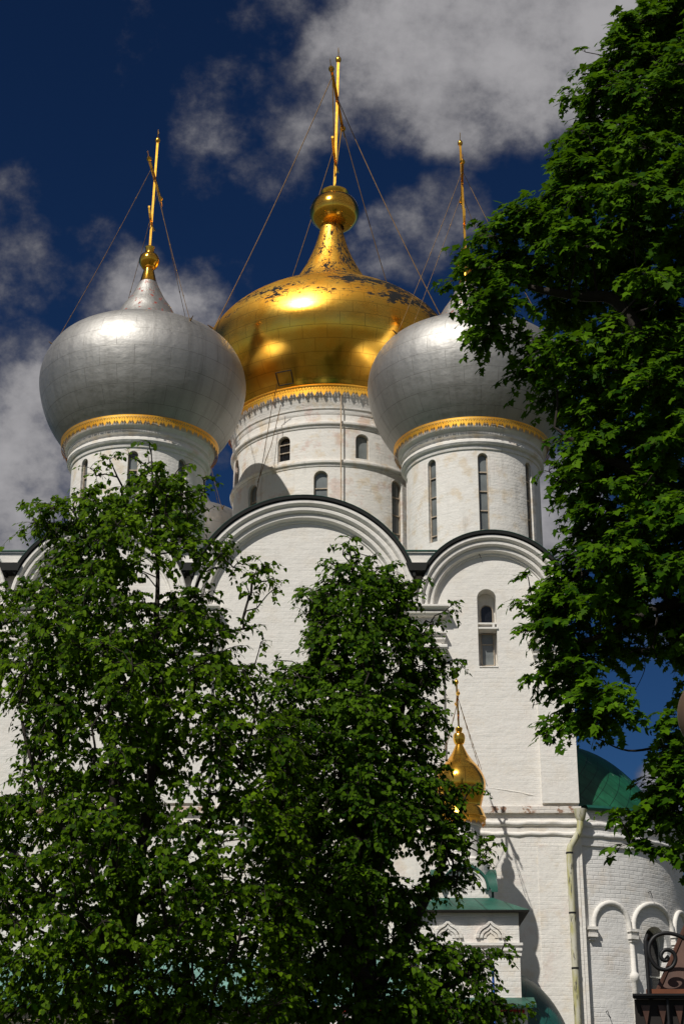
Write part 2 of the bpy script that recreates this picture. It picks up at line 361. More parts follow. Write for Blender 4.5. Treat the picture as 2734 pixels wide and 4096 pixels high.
# tall slit windows in deep niches:  centre x, sill, head, half width
pA = at(1911, 2359, YF); pB = at(1985, 2665, YF)
WX = (pA.x + pB.x) / 2; WZ1 = pA.z + .02; WZ0 = pB.z; WH = .255
NICHES = [(WX, WZ0, WZ1, WH), (-.62, WZ0, WZ1, .27), (-6.1, WZ0, WZ1, .27)]
LOWW = [(at(1265, 3700, YF).x, 7.35, 9.0, .42), (at(300, 3770, YF).x, 7.2, 8.9, .42)]
cut(facade, [MB().prism(archpoly(x, z0, z1, h), YF - .3, YF + .42) for x, z0, z1, h in NICHES] +
            [MB().prism(archpoly(x, z0, z1, h), YF - .3, YF + .3) for x, z0, z1, h in LOWW])
obj('nave_body', MB().box(BAYS[0][0] + .02, XR - .02, YF + .92, YF + 20, .02, ZI + .9), M_WALL, cath, (0, YF + 10, 0), 0)
def window(x, z0, z1, hw, y, bars, parent, gl=None, fr=None, fw=.035, square=False):
    if square:
        w_ = obj('window', MB().box(x - hw, x - hw + fw, y - .06, y, z0, z1).box(x + hw - fw, x + hw, y - .06, y, z0, z1).box(x - hw + fw, x + hw - fw, y - .06, y, z0, z0 + fw).box(x - hw + fw, x + hw - fw, y - .06, y, z1 - fw, z1), fr or M_FRAME, parent, None, 0)
        for z in bars: obj('glazing_bar', MB().box(x - hw + fw, x + hw - fw, y - .05, y - .005, z, z + fw), fr or M_FRAME, w_)
        obj('pane', MB().box(x - hw + .01, x + hw - .01, y - .02, y - .012, z0 + .01, z1 - .01), gl or M_GLASS, w_, None, 0)
        return w_
    w_ = obj('window', MB().sweep([(hw, 0), (hw, .06), (hw - fw, .06), (hw - fw, 0)], x, z1 - hw, y, 0, math.pi, 16)
             .box(x - hw, x - hw + fw, y - .06, y, z0, z1 - hw).box(x + hw - fw, x + hw, y - .06, y, z0, z1 - hw).box(x - hw + fw, x + hw - fw, y - .06, y, z0, z0 + fw), fr or M_FRAME, parent, None, 30)
    for z in bars: obj('glazing_bar', MB().box(x - hw + fw, x + hw - fw, y - .05, y - .005, z, z + fw), fr or M_FRAME, w_)
    obj('pane', MB().prism(archpoly(x, z0 + .01, z1 - .01, hw - .012), y - .02, y - .012), gl or M_GLASS, w_, None, 0)
    return w_
for i, (x, z0, z1, h) in enumerate(NICHES):
    y = YF + .40; H = z1 - z0
    zc = at(1948, 2505, YF).z
    wt_ = window(x + .02, zc + .16, z1 - .34, .17, y, [], cath, M_DARKGLASS, M_FRAME, .018)
    wl_ = window(x + .02, z0 + .12, zc - .10, .17, y, [z0 + .12 + (zc - z0 - .26) * .68], cath, M_GLASS, M_FRAME, .018, True)
    obj('niche_shelf', MB().box(x - h + .01, x + h + .01, YF + .02, YF + .38, zc + .07, zc + .11).box(x - h + .01, x + h + .03, YF - .04, YF + .38, zc - .08, zc - .03)
        .box(x + h - .12, x + h - .06, YF - .03, YF + .03, zc - .03, zc + .07), M_TRIM, cath, (x, YF, zc), 0)
    obj('window_sill', MB().add([(x - h + .005, YF - .02, z0), (x + h - .005, YF - .02, z0), (x + h - .005, YF + .4, z0 + .13), (x - h + .005, YF + .4, z0 + .13), (x - h + .005, YF - .02, z0 - .03), (x + h - .005, YF - .02, z0 - .03), (x + h - .005, YF + .4, z0 - .03), (x - h + .005, YF + .4, z0 - .03)],
        [(0, 1, 2, 3), (7, 6, 5, 4), (0, 4, 5, 1), (1, 5, 6, 2), (2, 6, 7, 3), (3, 7, 4, 0)]), M_LOW, cath, (x, YF, z0), 0)
for x, z0, z1, h in LOWW:
    w_ = window(x, z0, z1, h, YF + .28, [z0 + .45, z0 + .9], cath, M_DARKGLASS, M_WFRAME, .05)
    obj('window_grille', MB().box(x - .02, x + .02, YF + .15, YF + .17, z0, z1 - .03).box(x - h, x + h, YF + .15, YF + .17, z0 + .3, z0 + .33).box(x - h, x + h, YF + .15, YF + .17, z0 + .7, z0 + .73), M_WFRAME, w_)
# great gables: stepped archivolts, black roof edge
for x0, x1 in BAYS:
    c = (x0 + x1) / 2; h = (x1 - x0) / 2 - .015
    big = 1.15 if h > 2.6 else 1.0
    pr = [(h, -.02), (h, .34), (h - .03, .375), (h - .09, .375), (h - .13, .33), (h - .145, .27), (h - .16, .27), (h - .19, .295), (h - .25, .29), (h - .285, .24), (h - .295, .165), (h - .31, .165), (h - .34, .19), (h - .40, .18), (h - .43, .12), (h - .44, .05), (h - .455, .05), (h - .49, .045), (h - .50, -.02)]
    pr = [(h - (h - r) * big, f) for r, f in pr]
    obj('archivolt', MB().sweep(pr, c, ZI, YF, .0, math.pi, 64), M_TRIM, cath, (c, YF, ZI), 35)
    r0 = (x1 - x0) / 2 + .0; r1 = r0 + .075
    q0 = math.asin((ZV + .02 - ZI) / r0); 
    ql = q0 if x0 > -13 else math.pi - q0
    obj('gable_roof_edge', MB().sweep([(r0 + .005, -.95), (r0 + .005, .42), (r1, .43), (r1 + .01, -.95)], c, ZI, YF, q0 - (.10 if x1 < XR else .55), math.pi - q0 + .10, 44), M_BLACK, cath, (c, YF, ZI), 35)
    obj('gable_roof_trim', MB().sweep([(r1 + .012, .36), (r1 + .012, .438), (r1 + .025, .438), (r1 + .025, .36)], c, ZI, YF, q0, math.pi - q0, 44), M_GEDGE, cath, (c, YF, ZI), 35)
    obj('vault_roof', MB().sweep([(r0 + .04, -.96), (r0 + .04, -8.0), (r0 - .1, -8.0), (r0 - .1, -.96)], c, ZI, YF, 0.02, math.pi - .02, 32), M_GREENF, cath, (c, YF, ZI), 35)
for xv in (-8.95, -4.12, 2.02):
    obj('valley_gutter', MB().add([(xv - .30, YF - .47, ZV + .10), (xv + .30, YF - .47, ZV + .10), (xv + .22, YF - .47, ZV - .12), (xv - .22, YF - .47, ZV - .12), (xv - .30, YF + .9, ZV + .16), (xv + .30, YF + .9, ZV + .16), (xv + .22, YF + .9, ZV - .12), (xv - .22, YF + .9, ZV - .12)],
        [(3, 2, 1, 0), (4, 5, 6, 7), (0, 1, 5, 4), (1, 2, 6, 5), (2, 3, 7, 6), (3, 0, 4, 7)]), M_BLACK, cath, (xv, YF, ZV), 0)
    obj('valley_wall', MB().prism([(xv - .9, ZV - .1), (xv + .9, ZV - .1), (xv + .9, ZV + 1.05), (xv - .9, ZV + 1.05)], YF + 1.3, YF + 1.5), M_TRIM, cath, (xv, YF, ZV), 0)
    obj('valley_roof_rail', MB().tube([(xv - 1.1, YF + 1.25, ZV + 1.08), (xv + 1.1, YF + 1.25, ZV + 1.08)], .035), M_GEDGE, cath, (xv, YF, ZV))
    obj('valley_moulding', MB().sweep([(.80, 0), (.80, .12), (.72, .12), (.72, .06), (.64, .06), (.64, 0)], xv, ZV - .1, YF + 1.3, .5, 2.6, 20), M_TRIM, cath, (xv, YF, ZV))
rl = at(0, 2230, YF + 3)
obj('roof_rail', MB().tube([(rl.x - 1.2, YF + 3, rl.z), (at(135, 2230, YF + 3).x, YF + 3, rl.z)], .04), M_GEDGE, cath)
# pilasters with moulded capitals
PIL = [(-8.95 - .67, -8.95 + .67), (-4.12 - .67, -4.12 + .67), (1.35, 2.68), (5.16, XR)]
def band(mb, x0, x1, z0, z1, pr, yf=YF):
    """a moulding with a rounded nose, returned round both ends"""
    zm = (z0 + z1) / 2; h = z1 - z0
    prof = [(0, z0), (pr * .55, z0), (pr * .75, z0 + h * .2), (pr * .8, z0 + h * .4), (pr * .92, z0 + h * .5), (pr, z0 + h * .6), (pr, z0 + h * .9), (pr * .9, z1), (0, z1)]
    vs = []; m_ = len(prof)
    for p, z in prof: vs.append((x0 - p * .45, yf + .05, z))
    for p, z in prof: vs.append((x0 - p * .45, yf - p, z))
    for p, z in prof: vs.append((x1 + p * .45, yf - p, z))
    for p, z in prof: vs.append((x1 + p * .45, yf + .05, z))
    fs = []
    for k in range(3):
        for i in range(m_ - 1): fs.append((k * m_ + i, k * m_ + i + 1, (k + 1) * m_ + i + 1, (k + 1) * m_ + i))
    fs += [tuple(3 * m_ + i for i in range(m_)), tuple(range(m_ - 1, -1, -1)), (0, m_, 2 * m_, 3 * m_), (m_ - 1, 4 * m_ - 1, 3 * m_ - 1, 2 * m_ - 1)]
    mb.add(vs, fs); return mb
for i, (x0, x1) in enumerate(PIL):
    pl = obj('pilaster', MB().box(x0, x1, YF - .12, YF + .02, 11.05, 15.30).box(x0 + .03, x1 - .03, YF - .10, YF + .02, 15.31, 16.1), M_WALL, cath, ((x0 + x1) / 2, YF, 11), 0)
    cp = MB(); e = XR if i == 3 else None
    for z0, z1, p in ((16.22, 16.37, .40), (16.08, 16.20, .30), (15.52, 15.66, .24), (15.36, 15.5, .17), (15.08, 15.29, .26), (14.93, 15.06, .17)):
        band(cp, x0 - .01, (x1 - .0) if i < 3 else XR + .02, z0, z1, p)
    obj('capital', cp, M_TRIM, pl, None, 30)
# corbel course that divides the wall from the basement storey
zl = at(1367, 3228, YF).z
led = MB().box(BAYS[0][0], XR + .04, YF - .10, YF + .01, zl - .17, zl)
obj('ledge', led, M_LEDGE, cath, (0, YF, zl), 0)
for yy, hh, pp in ((3294, .12, .10), (3337, .10, .09)):
    z = at(1367, yy, YF).z
    pts = [(BAYS[0][0] + (XR + .06 - BAYS[0][0]) * k / 120, YF - .02, z + .012 * math.sin(k * 1.7) + .01 * math.sin(k * .61 + 1)) for k in range(121)]
    obj('wall_torus', MB().tube(pts, [hh * .62 * (1 + .08 * math.sin(k * 2.3)) for k in range(121)], 10), M_LOW, cath, (0, YF, z), 60)
obj('lower_panel', MB().box(at(2147, 3400, YF).x, XR - .08, YF - .05, YF + .01, .0, at(2200, 3380, YF).z), M_LOW, cath, (5, YF, 5), 0)
obj('lower_wall', MB().box(BAYS[0][0], XR + .01, YF - .03, YF - .0, 0, zl - .55), M_LOW, cath, (0, YF, 5), 0)
cr = [(1935, 3150), (1990, 3156), (2040, 3164), (2085, 3171), (2110, 3178), (2155, 3186)]
obj('plaster_ridge', MB().tube([at(x, y, YF + .012) for x, y in cr], [.012, .022, .026, .022, .03, .008], 8), M_WALL, cath)
def hook(x, y, Y, s=1.0):
    p = at(x, y, Y)
    obj('wall_hook', MB().tube([p + Vector((0, .05, .0)), p + Vector((0, -.08, 0)), p + Vector((.02, -.10, -.04 * s)), p + Vector((.05, -.09, -.12 * s)), p + Vector((.06, -.06, -.13 * s))], .009, 6), M_IRON, cath)
for q in ((1912, 2218), (1320, 2180), (1930, 3108), (1540, 2240)): hook(*q, YF)
# ---------------------------------------------------------------- domes
def lathe_uv(name, prof, c, z0, mat_, parent, n=128, sm=50):
    mb = MB().lathe(prof, c, n)
    ob = obj(name, mb, mat_, parent, (c[0], c[1], z0), sm, False)
    me = ob.data; uv = me.uv_layers.new(name='UVMap')
    L = [0.0]
    for i in range(1, len(prof)): L.append(L[-1] + math.hypot(prof[i][0] - prof[i - 1][0], prof[i][1] - prof[i - 1][1]))
    rm = max(p[0] for p in prof); k = 0; data = []
    for i in range(len(prof) - 1):
        for j in range(n):
            data += [(j / n * 2 * math.pi * rm, L[i]), ((j + 1) / n * 2 * math.pi * rm, L[i]), ((j + 1) / n * 2 * math.pi * rm, L[i + 1]), (j / n * 2 * math.pi * rm, L[i + 1])]
    uv.data.foreach_set('uv', [x for d in data for x in d])
    return ob
LACE = ["111111111111", "110111011101", "101010110101", "111011101110", "111111111111", "111111101110", "011111000100", "001110000000", "000100000000"]
def valance(c, r, ztop, hgt, mat_, parent, pitch=.235, flare=.03):
    N = int(2 * math.pi * r / pitch); mb = MB(); nc = len(LACE[0]); nr = len(LACE)
    vs = []; fs = []
    tot = N * nc
    for j in range(nr + 1):
        for i in range(tot):
            q = 2 * math.pi * i / tot; rr = r + flare * (1 - j / nr)
            vs.append((c[0] + rr * math.cos(q), c[1] + rr * math.sin(q), ztop - hgt * j / nr))
    for j in range(nr):
        for i in range(tot):
            if LACE[j][i % nc] == '1': fs.append((j * tot + i, j * tot + (i + 1) % tot, (j + 1) * tot + (i + 1) % tot, (j + 1) * tot + i))
    mb.add(vs, fs)
    return obj('lace_valance', mb, mat_, parent, (c[0], c[1], ztop), 0, False)
def onion_ball(c, prof, mat_, parent, name='finial_ball'):
    return lathe_uv(name, spline(prof, 6), c, prof[0][1], mat_, parent, 64)
def cross(c, zb, zt, half, zbar, lean, w_, parent, mat_, struts=False):
    """eight-pointed gilded cross seen almost from its end; half = vector of half the main bar"""
    hb = Vector((half[0], half[1], 0)); u = hb.normalized(); s = Vector((-u.y, u.x, 0))
    def pos(z): return Vector((c[0] + lean * (z - zb) / (zt - zb), c[1], z))
    def bar(mb, a, b_, wa, wb, ax1, ax2):
        vs = []
        for p in (a, b_):
            for e1, e2 in ((-1, -1), (1, -1), (1, 1), (-1, 1)): vs.append(p + ax1 * wa * e1 + ax2 * wb * e2)
        mb.add(vs, [(3, 2, 1, 0), (4, 5, 6, 7), (0, 1, 5, 4), (1, 2, 6, 5), (2, 3, 7, 6), (3, 0, 4, 7)])
    up = Vector((0, 0, 1)); mb = MB()
    bar(mb, pos(zb), pos(zt), w_, w_ * .8, s, u)
    cb = pos(zbar)
    bar(mb, cb + hb, cb - hb, w_ * 1.15, w_ * 1.2, s, up)
    zl_ = zb + (zt - zb) * .22; cl = pos(zl_)                       # lower slanting bar
    pts = [cl + u * t * 0.54 * hb.length + up * (0.08 * hb.length * t + .20 * hb.length * t * t) for t in (-1, -.75, -.5, -.25, 0, .25, .5, .75, 1)]
    for a, b_ in zip(pts, pts[1:]): bar(mb, a, b_, w_ * .95, w_ * .95, s, up)
    zu = zbar + (zt - zbar) * .5; bar(mb, pos(zu) + u * hb.length * .3, pos(zu) - u * hb.length * .3, w_ * .6, w_ * .7, s, up) if struts is None else None
    if struts:
        for sg in (1, -1): bar(mb, cb + hb * sg * .92, pos(zb + .42 * (zbar - zb) * .35), w_ * .35, w_ * .35, s, u)
    o = obj('cross', mb, mat_, parent, c_ := (c[0], c[1], zb), 0)
    def bulb(p, d):
        a = d.normalized(); L = w_ * 6.5
        pts = [p + a * L * t for t in (0, .12, .35, .6, .85, 1.0)]; rr = [w_ * k for k in (1.2, 1.9, 2.5, 2.3, 1.4, .5)]
        return MB().tube(pts, rr, 10)
    for p, d in ((pos(zt), up), (cb + hb, hb), (cb - hb, -hb)):
        b_ = bulb(p, d)
        a = d.normalized(); e = p + a * w_ * 6.0; sd_ = a.cross(s)
        for k in range(-2, 3):
            t_ = MB().tube([e, e + (a + sd_ * .22 * k + s * .06 * (k % 2)).normalized() * w_ * (9 - abs(k))], [.010, .004], 5); b_.add(t_.v, t_.f)
        obj('cross_bulb', b_, M_GOLDC, parent, c_, 50)
    q = MB().tube([cb - s * w_ * 1.2, cb + s * w_ * 1.2], w_ * 2.6, 12)          # boss where the bars meet
    obj('cross_boss', q, M_GOLDC, parent, c_, 50)
    return cb, hb, pos
def chain(a, b_, parent, r=.017, bead=1.4, sag=.25, mat_=None):
    a = Vector(a); b_ = Vector(b_); L = (b_ - a).length; k = max(6, int(L / .5))
    pts = [a.lerp(b_, i / k) - Vector((0, 0, sag * 4 * (i / k) * (1 - i / k))) for i in range(k + 1)]
    mb = MB().tube(pts, r, 6)
    nb = int(L / bead)
    for i in range(1, nb):
        t = i / nb * k; i0 = int(t); p = pts[i0].lerp(pts[min(i0 + 1, k)], t - i0); d = (pts[min(i0 + 1, k)] - pts[i0]).normalized()
        mb.tube([p - d * .05, p, p + d * .05], [r, r * 2.2, r], 6)
    obj('guy_chain', mb, mat_ or M_CHAIN, parent)
SIL = [(2.30, 23.62), (2.44, 23.66), (2.46, 23.74), (2.60, 23.92), (2.82, 24.25), (3.06, 24.74), (3.25, 25.4), (3.30, 25.98), (3.17, 26.55), (2.85, 27.07), (2.35, 27.43), (1.8, 27.66), (1.35, 27.90), (1.04, 28.25), (.82, 28.68), (.60, 29.02), (.46, 29.30), (.36, 29.52), (.275, 29.72)]
def drum_window(c, rad, phi, z0, z1, hw, bars, parent, gl, fr, inset=.14):
    """window set radially into a drum; phi measured from the side facing the viewer"""
    a = R(phi); nx, ny = math.sin(a), -math.cos(a); tx, ty = math.cos(a), math.sin(a)
    def X(u, d, z): return (c[0] + nx * (rad - d) + tx * u, c[1] + ny * (rad - d) + ty * u, z)
    def arch(z0_, z1_, h_, d0, d1, n_=10):
        pl = archpoly(0, z0_, z1_, h_, n_); k = len(pl)
        return MB().add([X(u, d0, z) for u, z in pl] + [X(u, d1, z) for u, z in pl], [tuple(range(k)), tuple(range(2 * k - 1, k - 1, -1))] + [((i + 1) % k, i, i + k, (i + 1) % k + k) for i in range(k)])
    if parent is None: return arch(z0, z1, hw, -.3, .45)
    fw = .03
    pl = archpoly(0, z0, z1, hw, 10); pi_ = archpoly(0, z0 + fw, z1 - fw, hw - fw, 10); k = len(pl)
    vs = []
    for d in (inset - .05, inset): vs += [X(u, d, z) for u, z in pl] + [X(u, d, z) for u, z in pi_]
    fs = []
    for i in range(k):
        j = (i + 1) % k
        fs += [(i, j, k + j, k + i), (2 * k + j, 2 * k + i, 3 * k + i, 3 * k + j), (k + i, k + j, 3 * k + j, 3 * k + i)]
    mb = MB().add(vs, fs)
    for z in bars: mb.add([X(u, d, zz) for d in (inset - .045, inset) for u, zz in ((-hw + fw, z), (hw - fw, z), (hw - fw, z + .035), (-hw + fw, z + .035))], [(0, 1, 2, 3), (7, 6, 5, 4), (0, 4, 5, 1), (1, 5, 6, 2), (2, 6, 7, 3), (3, 7, 4, 0)])
    w_ = obj('drum_window', mb, fr, parent, None, 0)
    return w_, obj('pane', arch(z0 + .005, z1 - .005, hw - .005, inset + .0, inset + .02), gl, None, (0, 0, 0), 0)
def small_dome(cx, cy, dz, phis, seen=True, lean=.08, anch=(195, 305, 125, 55), shift=0.0):
    c = (cx, cy)
    dr = obj('drum', MB().lathe([(2.12, 15.5), (2.10, 23.0 + dz), (1.6, 23.0 + dz), (1.6, 15.5), (2.12, 15.5)], c, 128), M_DRUM_S, cath, (cx, cy, 17), 30)
    z1 = 22.68 + dz; z0 = 19.95 + dz
    if seen:
        cut(dr, [drum_window(c, 2.1, p, z0, z1, .155, (), None, None, None) for p in phis])
        smooth(dr.data, 25)
        for p in phis:
            w_, pn = drum_window(c, 2.1, p, z0, z1, .155, [z1 - .62 - .63 * k for k in range(4)], dr, M_GLASS, M_FRAME)
            pn.parent = dr; pn.location = -ORG[dr.name]; pn.name = 'window_pane'
    # stepped cornice under the lace
    pr = [(2.09, 22.78), (2.14, 22.80), (2.155, 22.86), (2.13, 22.90), (2.14, 22.92), (2.22, 22.94), (2.26, 23.0), (2.25, 23.08), (2.20, 23.12), (2.15, 23.13), (2.16, 23.22), (2.24, 23.25), (2.25, 23.30), (2.23, 23.34), (2.28, 23.42), (2.34, 23.45), (2.36, 23.52), (2.36, 23.62), (2.2, 23.66)]
    obj('drum_cornice', MB().lathe([(r, z + dz) for r, z in pr], c, 128), M_DRUM_S, dr, (cx, cy, 17), 40)
    dm = lathe_uv('silver_dome', spline([(r, z + dz) for r, z in SIL], 5), c, 23.6 + dz, M_SILVER, cath)
    dm['label'] = 'silver onion dome of riveted sheet metal'
    valance(c, 2.46, 23.72 + dz, .31, M_LACE, dm)
    lathe_uv('neck_cone', [(.30, 29.67 + dz), (.27, 29.74 + dz), (.22, 29.95 + dz), (.165, 30.18 + dz), (.15, 30.26 + dz)], c, 29.6 + dz, M_GOLDB, dm, 48)
    onion_ball(c, [(.13, 30.20 + dz), (.22, 30.25 + dz), (.315, 30.40 + dz), (.34, 30.54 + dz), (.28, 30.71 + dz), (.15, 30.80 + dz)], M_GOLDB, dm)
    lathe_uv('finial_collar', [(.155, 30.77 + dz), (.145, 30.82 + dz), (.145, 30.98 + dz), (.165, 31.03 + dz), (.04, 31.06 + dz)], c, 30.7 + dz, M_GOLDB, dm, 32)
    zb = 31.02 + dz
    cb, hb, pos = cross(c, zb, zb + 4.15, (-.06, -1.12), zb + 2.68, lean, .036, dm, M_GOLDC)
    for i, a in enumerate(anch):
        ra = 2.92; q = R(a); e = (cx + ra * math.cos(q), cy + ra * math.sin(q), 26.98 + dz)
        st = cb + hb * (.62 if math.sin(q) < 0 else -.62)
        chain(st, e, dm, .0095, 1.1, .12)
        obj('chain_anchor', MB().tube([Vector(e) + Vector((0, 0, -.06)), Vector(e), Vector(e) + Vector((math.cos(q), math.sin(q), .6)) * .18], [.03, .035, .01], 6), M_CHAIN, dm)
    return dr, dm
small_dome(-6.40, 49.3, 0.0, [-87, -45, 2, 46, 92], True, .09)
small_dome(4.13, 49.5, 0.02, [-86, -41, 4, 50, 95], True, -.07, (215, 325, 148, 35))
small_dome(-6.15, 61.2, -1.5, [], False)
small_dome(4.4, 61.4, -1.5, [], False)
# main gilded dome
GC = (-.40, 55.0); gx, gy = GC; RG = 3.40
gd = obj('main_drum', MB().lathe([(RG + .03, 16.0), (RG, 26.9), (RG - .6, 26.9), (RG - .6, 16.0), (RG + .03, 16.0)], GC, 160), M_DRUM_G, cath, (gx, gy, 18), 30)
UP = [-72, -27, 18.5, 64]; LW = [-96, -50, -5, 41, 87]
uz0, uz1, lz0, lz1 = 24.42, 25.33, 20.6, 23.93
cut(gd, [drum_window(GC, RG, p, uz0, uz1, .235, (), None, None, None) for p in UP] + [drum_window(GC, RG, p, lz0, lz1, .235, (), None, None, None) for p in LW])
smooth(gd.data, 25)
for i, p in enumerate(UP):
    w_, pn = drum_window(GC, RG, p, uz0, uz1, .235, [uz0 + .32, uz0 + .62] if i == 1 else [], gd, M_DARKGLASS if i == 1 else M_GLASS, M_FRAME)
    pn.parent = gd; pn.location = -ORG[gd.name]; pn.name = 'window_pane'
for p in LW:
    w_, pn = drum_window(GC, RG, p, lz0, lz1, .235, [lz1 - .62 - .64 * k for k in range(4)], gd, M_GLASS, M_FRAME)
    pn.parent = gd; pn.location = -ORG[gd.name]; pn.name = 'window_pane'
def ring(z, r, parent):
    pr = [(r - .01, z - .12), (r + .03, z - .11), (r + .045, z - .07), (r + .03, z - .04), (r + .05, z - .02), (r + .10, z), (r + .115, z + .05), (r + .10, z + .1), (r + .04, z + .13), (r - .02, z + .16)]
    obj('string_course', MB().lathe(pr, GC, 160), M_DRUM_G, parent, (gx, gy, 18), 45)
ring(24.19, RG, gd); ring(25.60, RG, gd)
obj('drum_cornice', MB().lathe([(RG - .01, 25.95), (RG + .03, 26.0), (RG + .03, 26.15), (RG + .07, 26.18), (RG + .075, 26.28), (RG + .1, 26.32), (RG + .1, 26.44), (RG + .14, 26.5), (RG + .15, 26.62), (RG + .19, 26.68), (RG + .2, 26.85), (RG, 26.9)], GC, 160), M_DRUM_G, gd, (gx, gy, 18), 40)
GP = [(3.50, 26.84), (3.66, 26.86), (3.70, 26.96), (3.95, 27.3), (4.35, 28.0), (4.62, 28.8), (4.66, 29.45), (4.45, 30.2), (4.0, 30.86), (3.36, 31.43), (2.6, 31.90), (1.92, 32.27), (1.50, 32.65), (1.20, 33.10), (.94, 33.6), (.72, 34.1), (.56, 34.6), (.43, 35.15), (.40, 35.35)]
gdome = lathe_uv('gold_dome', spline(GP, 6), GC, 26.85, M_GOLD, cath, 160)
gdome['label'] = 'large gilded onion dome with dark worn patches'
valance(GC, 3.665, 26.93, .36, M_LACE, gdome, .30)
obj('lace_rim', MB().lathe([(3.64, 26.91), (3.72, 26.91), (3.73, 26.95), (3.64, 26.96)], GC, 128), M_LACE, gdome, None, 40)
GB = (gx + .12, gy)
onion_ball(GB, [(.36, 35.28), (.62, 35.38), (.86, 35.66), (.92, 36.0), (.80, 36.36), (.55, 36.58), (.44, 36.64)], M_GOLDB, gdome)
lathe_uv('finial_collar', [(.46, 36.58), (.47, 36.66), (.53, 36.74), (.53, 36.80), (.12, 36.86)], GB, 36.5, M_GOLDB, gdome, 48)
cb, hb, pos = cross(GB, 36.84, at(1358, 250, 55).z, (-.20, -1.80), at(1355, 399, 55).z, .14, .047, gdome, M_GOLDC, True)
for a, s_ in ((198, .85), (338, .1), (132, -.85), (42, -.95)):
    q = R(a); e = Vector((gx + 4.38 * math.cos(q), gy + 4.38 * math.sin(q), 30.3))
    chain(cb + hb * s_, e, gdome, .017, 99, .25, M_CHAIN)
    obj('chain_anchor', MB().tube([e + Vector((0, 0, -.08)), e, e + Vector((math.cos(q), math.sin(q), .6)) * .22], [.04, .05, .015], 6), M_CHAIN, gdome)
def dome_pt(phi, z, d=.01):
    pr = spline(GP, 6); rr = np.interp(z, [p[1] for p in pr], [p[0] for p in pr]) + d
    return Vector((gx + rr * math.sin(R(phi)), gy - rr * math.cos(R(phi)), z))
hc = [(-27, 27.05), (-19, 27.05), (-19, 27.42), (-27, 27.42)]
hl_ = [dome_pt(a[0] + (b_[0] - a[0]) * k / 6, a[1] + (b_[1] - a[1]) * k / 6) for a, b_ in zip(hc, hc[1:] + hc[:1]) for k in range(6)]
obj('roof_hatch', MB().tube(hl_ + [hl_[0]], .018, 6), M_BLACK, gdome, None, 0)
# conductor pipe and cables down the main drum
pp = [at(1363, y, gy - RG - .17) for y in (1545, 1600, 1660, 1700, 1780, 1850, 1990, 2080)]
obj('conduit', MB().tube(pp, .022, 8), plain('conduit_paint', (.50, .38, .26), .6), gd)
for pts in (((1110, 1530), (1085, 1640), (1050, 1850), (1010, 2040)), ((1123, 1620), (1085, 1780), (1030, 1930))):
    obj('drum_cable', MB().tube([at(x, y, gy - 3.32 if y > 1560 else gy - 3.9) for x, y in pts], .012, 5), M_CHAIN, gd)
# ---------------------------------------------------------------- apse
AR = 4.0; AC = (5.40, YF + .15 + AR * math.cos(R(10.5)))
AZ = zl - .04
ap = obj('apse', MB().lathe([(AR, 0), (AR, 9.98), (AR + .06, 10.0), (AR + .06, AZ), (AR - .7, AZ), (AR - .7, 0), (AR, 0)], AC, 160), M_APSE, cath, (AC[0], AC[1], 0), 30)
AW = (41.5, 5.0, at(2577, 3706, 44.6).z, .46)
cut(ap, [drum_window(AC, AR, AW[0], AW[1], AW[2], AW[3], (), None, None, None)])
smooth(ap.data, 25)
w_, pn = drum_window(AC, AR, AW[0], AW[1], AW[2], AW[3], [AW[2] - 1.25, AW[2] - 2.0], ap, M_DARKGLASS, M_WFRAME, .30)
pn.parent = ap; pn.location = -ORG[ap.name]; pn.name = 'window_pane'
def apt(phi, z, d=0.0): return Vector((AC[0] + (AR + d) * math.sin(R(phi)), AC[1] - (AR + d) * math.cos(R(phi)), z))
for z, r in ((at(1367, 3294, YF).z, .075), (at(1367, 3337, YF).z, .065)):
    obj('apse_torus', MB().tube([apt(9 + k, z + .01 * math.sin(k * .9), .06) for k in range(0, 100, 2)], r, 8), M_APSE, ap, (AC[0], AC[1], 0), 60)
cphi = [12.6, 29.0, 53.0, 70.0, 90]
zc1 = 7.80
for i in range(4):
    a, b_ = cphi[i], cphi[i + 1]; zt = (.62, .70, .66, .66)[i]
    pts = [apt(a + 1.0 + (b_ - a - 2.0) * (1 - math.cos(math.pi * k / 20)) / 2, zc1 + .16 + zt * math.sin(math.pi * k / 20) ** .85, .03) for k in range(21)]
    obj('arcade_arch', MB().tube(pts, .064, 10), M_TRIM, ap, None, 60)
for i, ph in enumerate(cphi[:4]):
    mb = MB()
    for z0, z1, hw, d in ((zc1 + .08, zc1 + .15, .13, .17), (zc1 + .0, zc1 + .07, .095, .12), (zc1 - .10, zc1 - .01, .115, .15), (zc1 - .17, zc1 - .11, .08, .10)):
        da = math.degrees(hw / AR)
        vs = [apt(ph + s * da, z, dd) for z in (z0, z1) for s, dd in ((-1, -.05), (1, -.05), (1, d), (-1, d))]
        mb.add(vs, [(3, 2, 1, 0), (4, 5, 6, 7), (0, 1, 5, 4), (1, 2, 6, 5), (2, 3, 7, 6), (3, 0, 4, 7)])
    obj('arcade_capital', mb, M_TRIM, ap, None, 0)
    if i:
        zb_ = at(2515, 3910, 44.2).z
        obj('arcade_column', MB().tube([apt(ph, 0, .02), apt(ph, zb_ - .16, .02), apt(ph, zb_ - .12, .02), apt(ph, zb_ - .06, .03), apt(ph, zb_, .03), apt(ph, zb_ + .06, .03), apt(ph, zb_ + .12, .02), apt(ph, zc1 - .12, .02)], [.066, .066, .09, .115, .125, .11, .066, .06], 12), M_TRIM, ap, None, 50)
h_ = apt(39, 8.95, 0)
obj('wall_hook', MB().tube([h_, h_ + Vector((.03, -.1, .02)), h_ + Vector((.06, -.12, -.1)), h_ + Vector((.08, -.1, -.16))], .009, 6), M_IRON, ap)
h_ = apt(16.5, 5.9, 0)
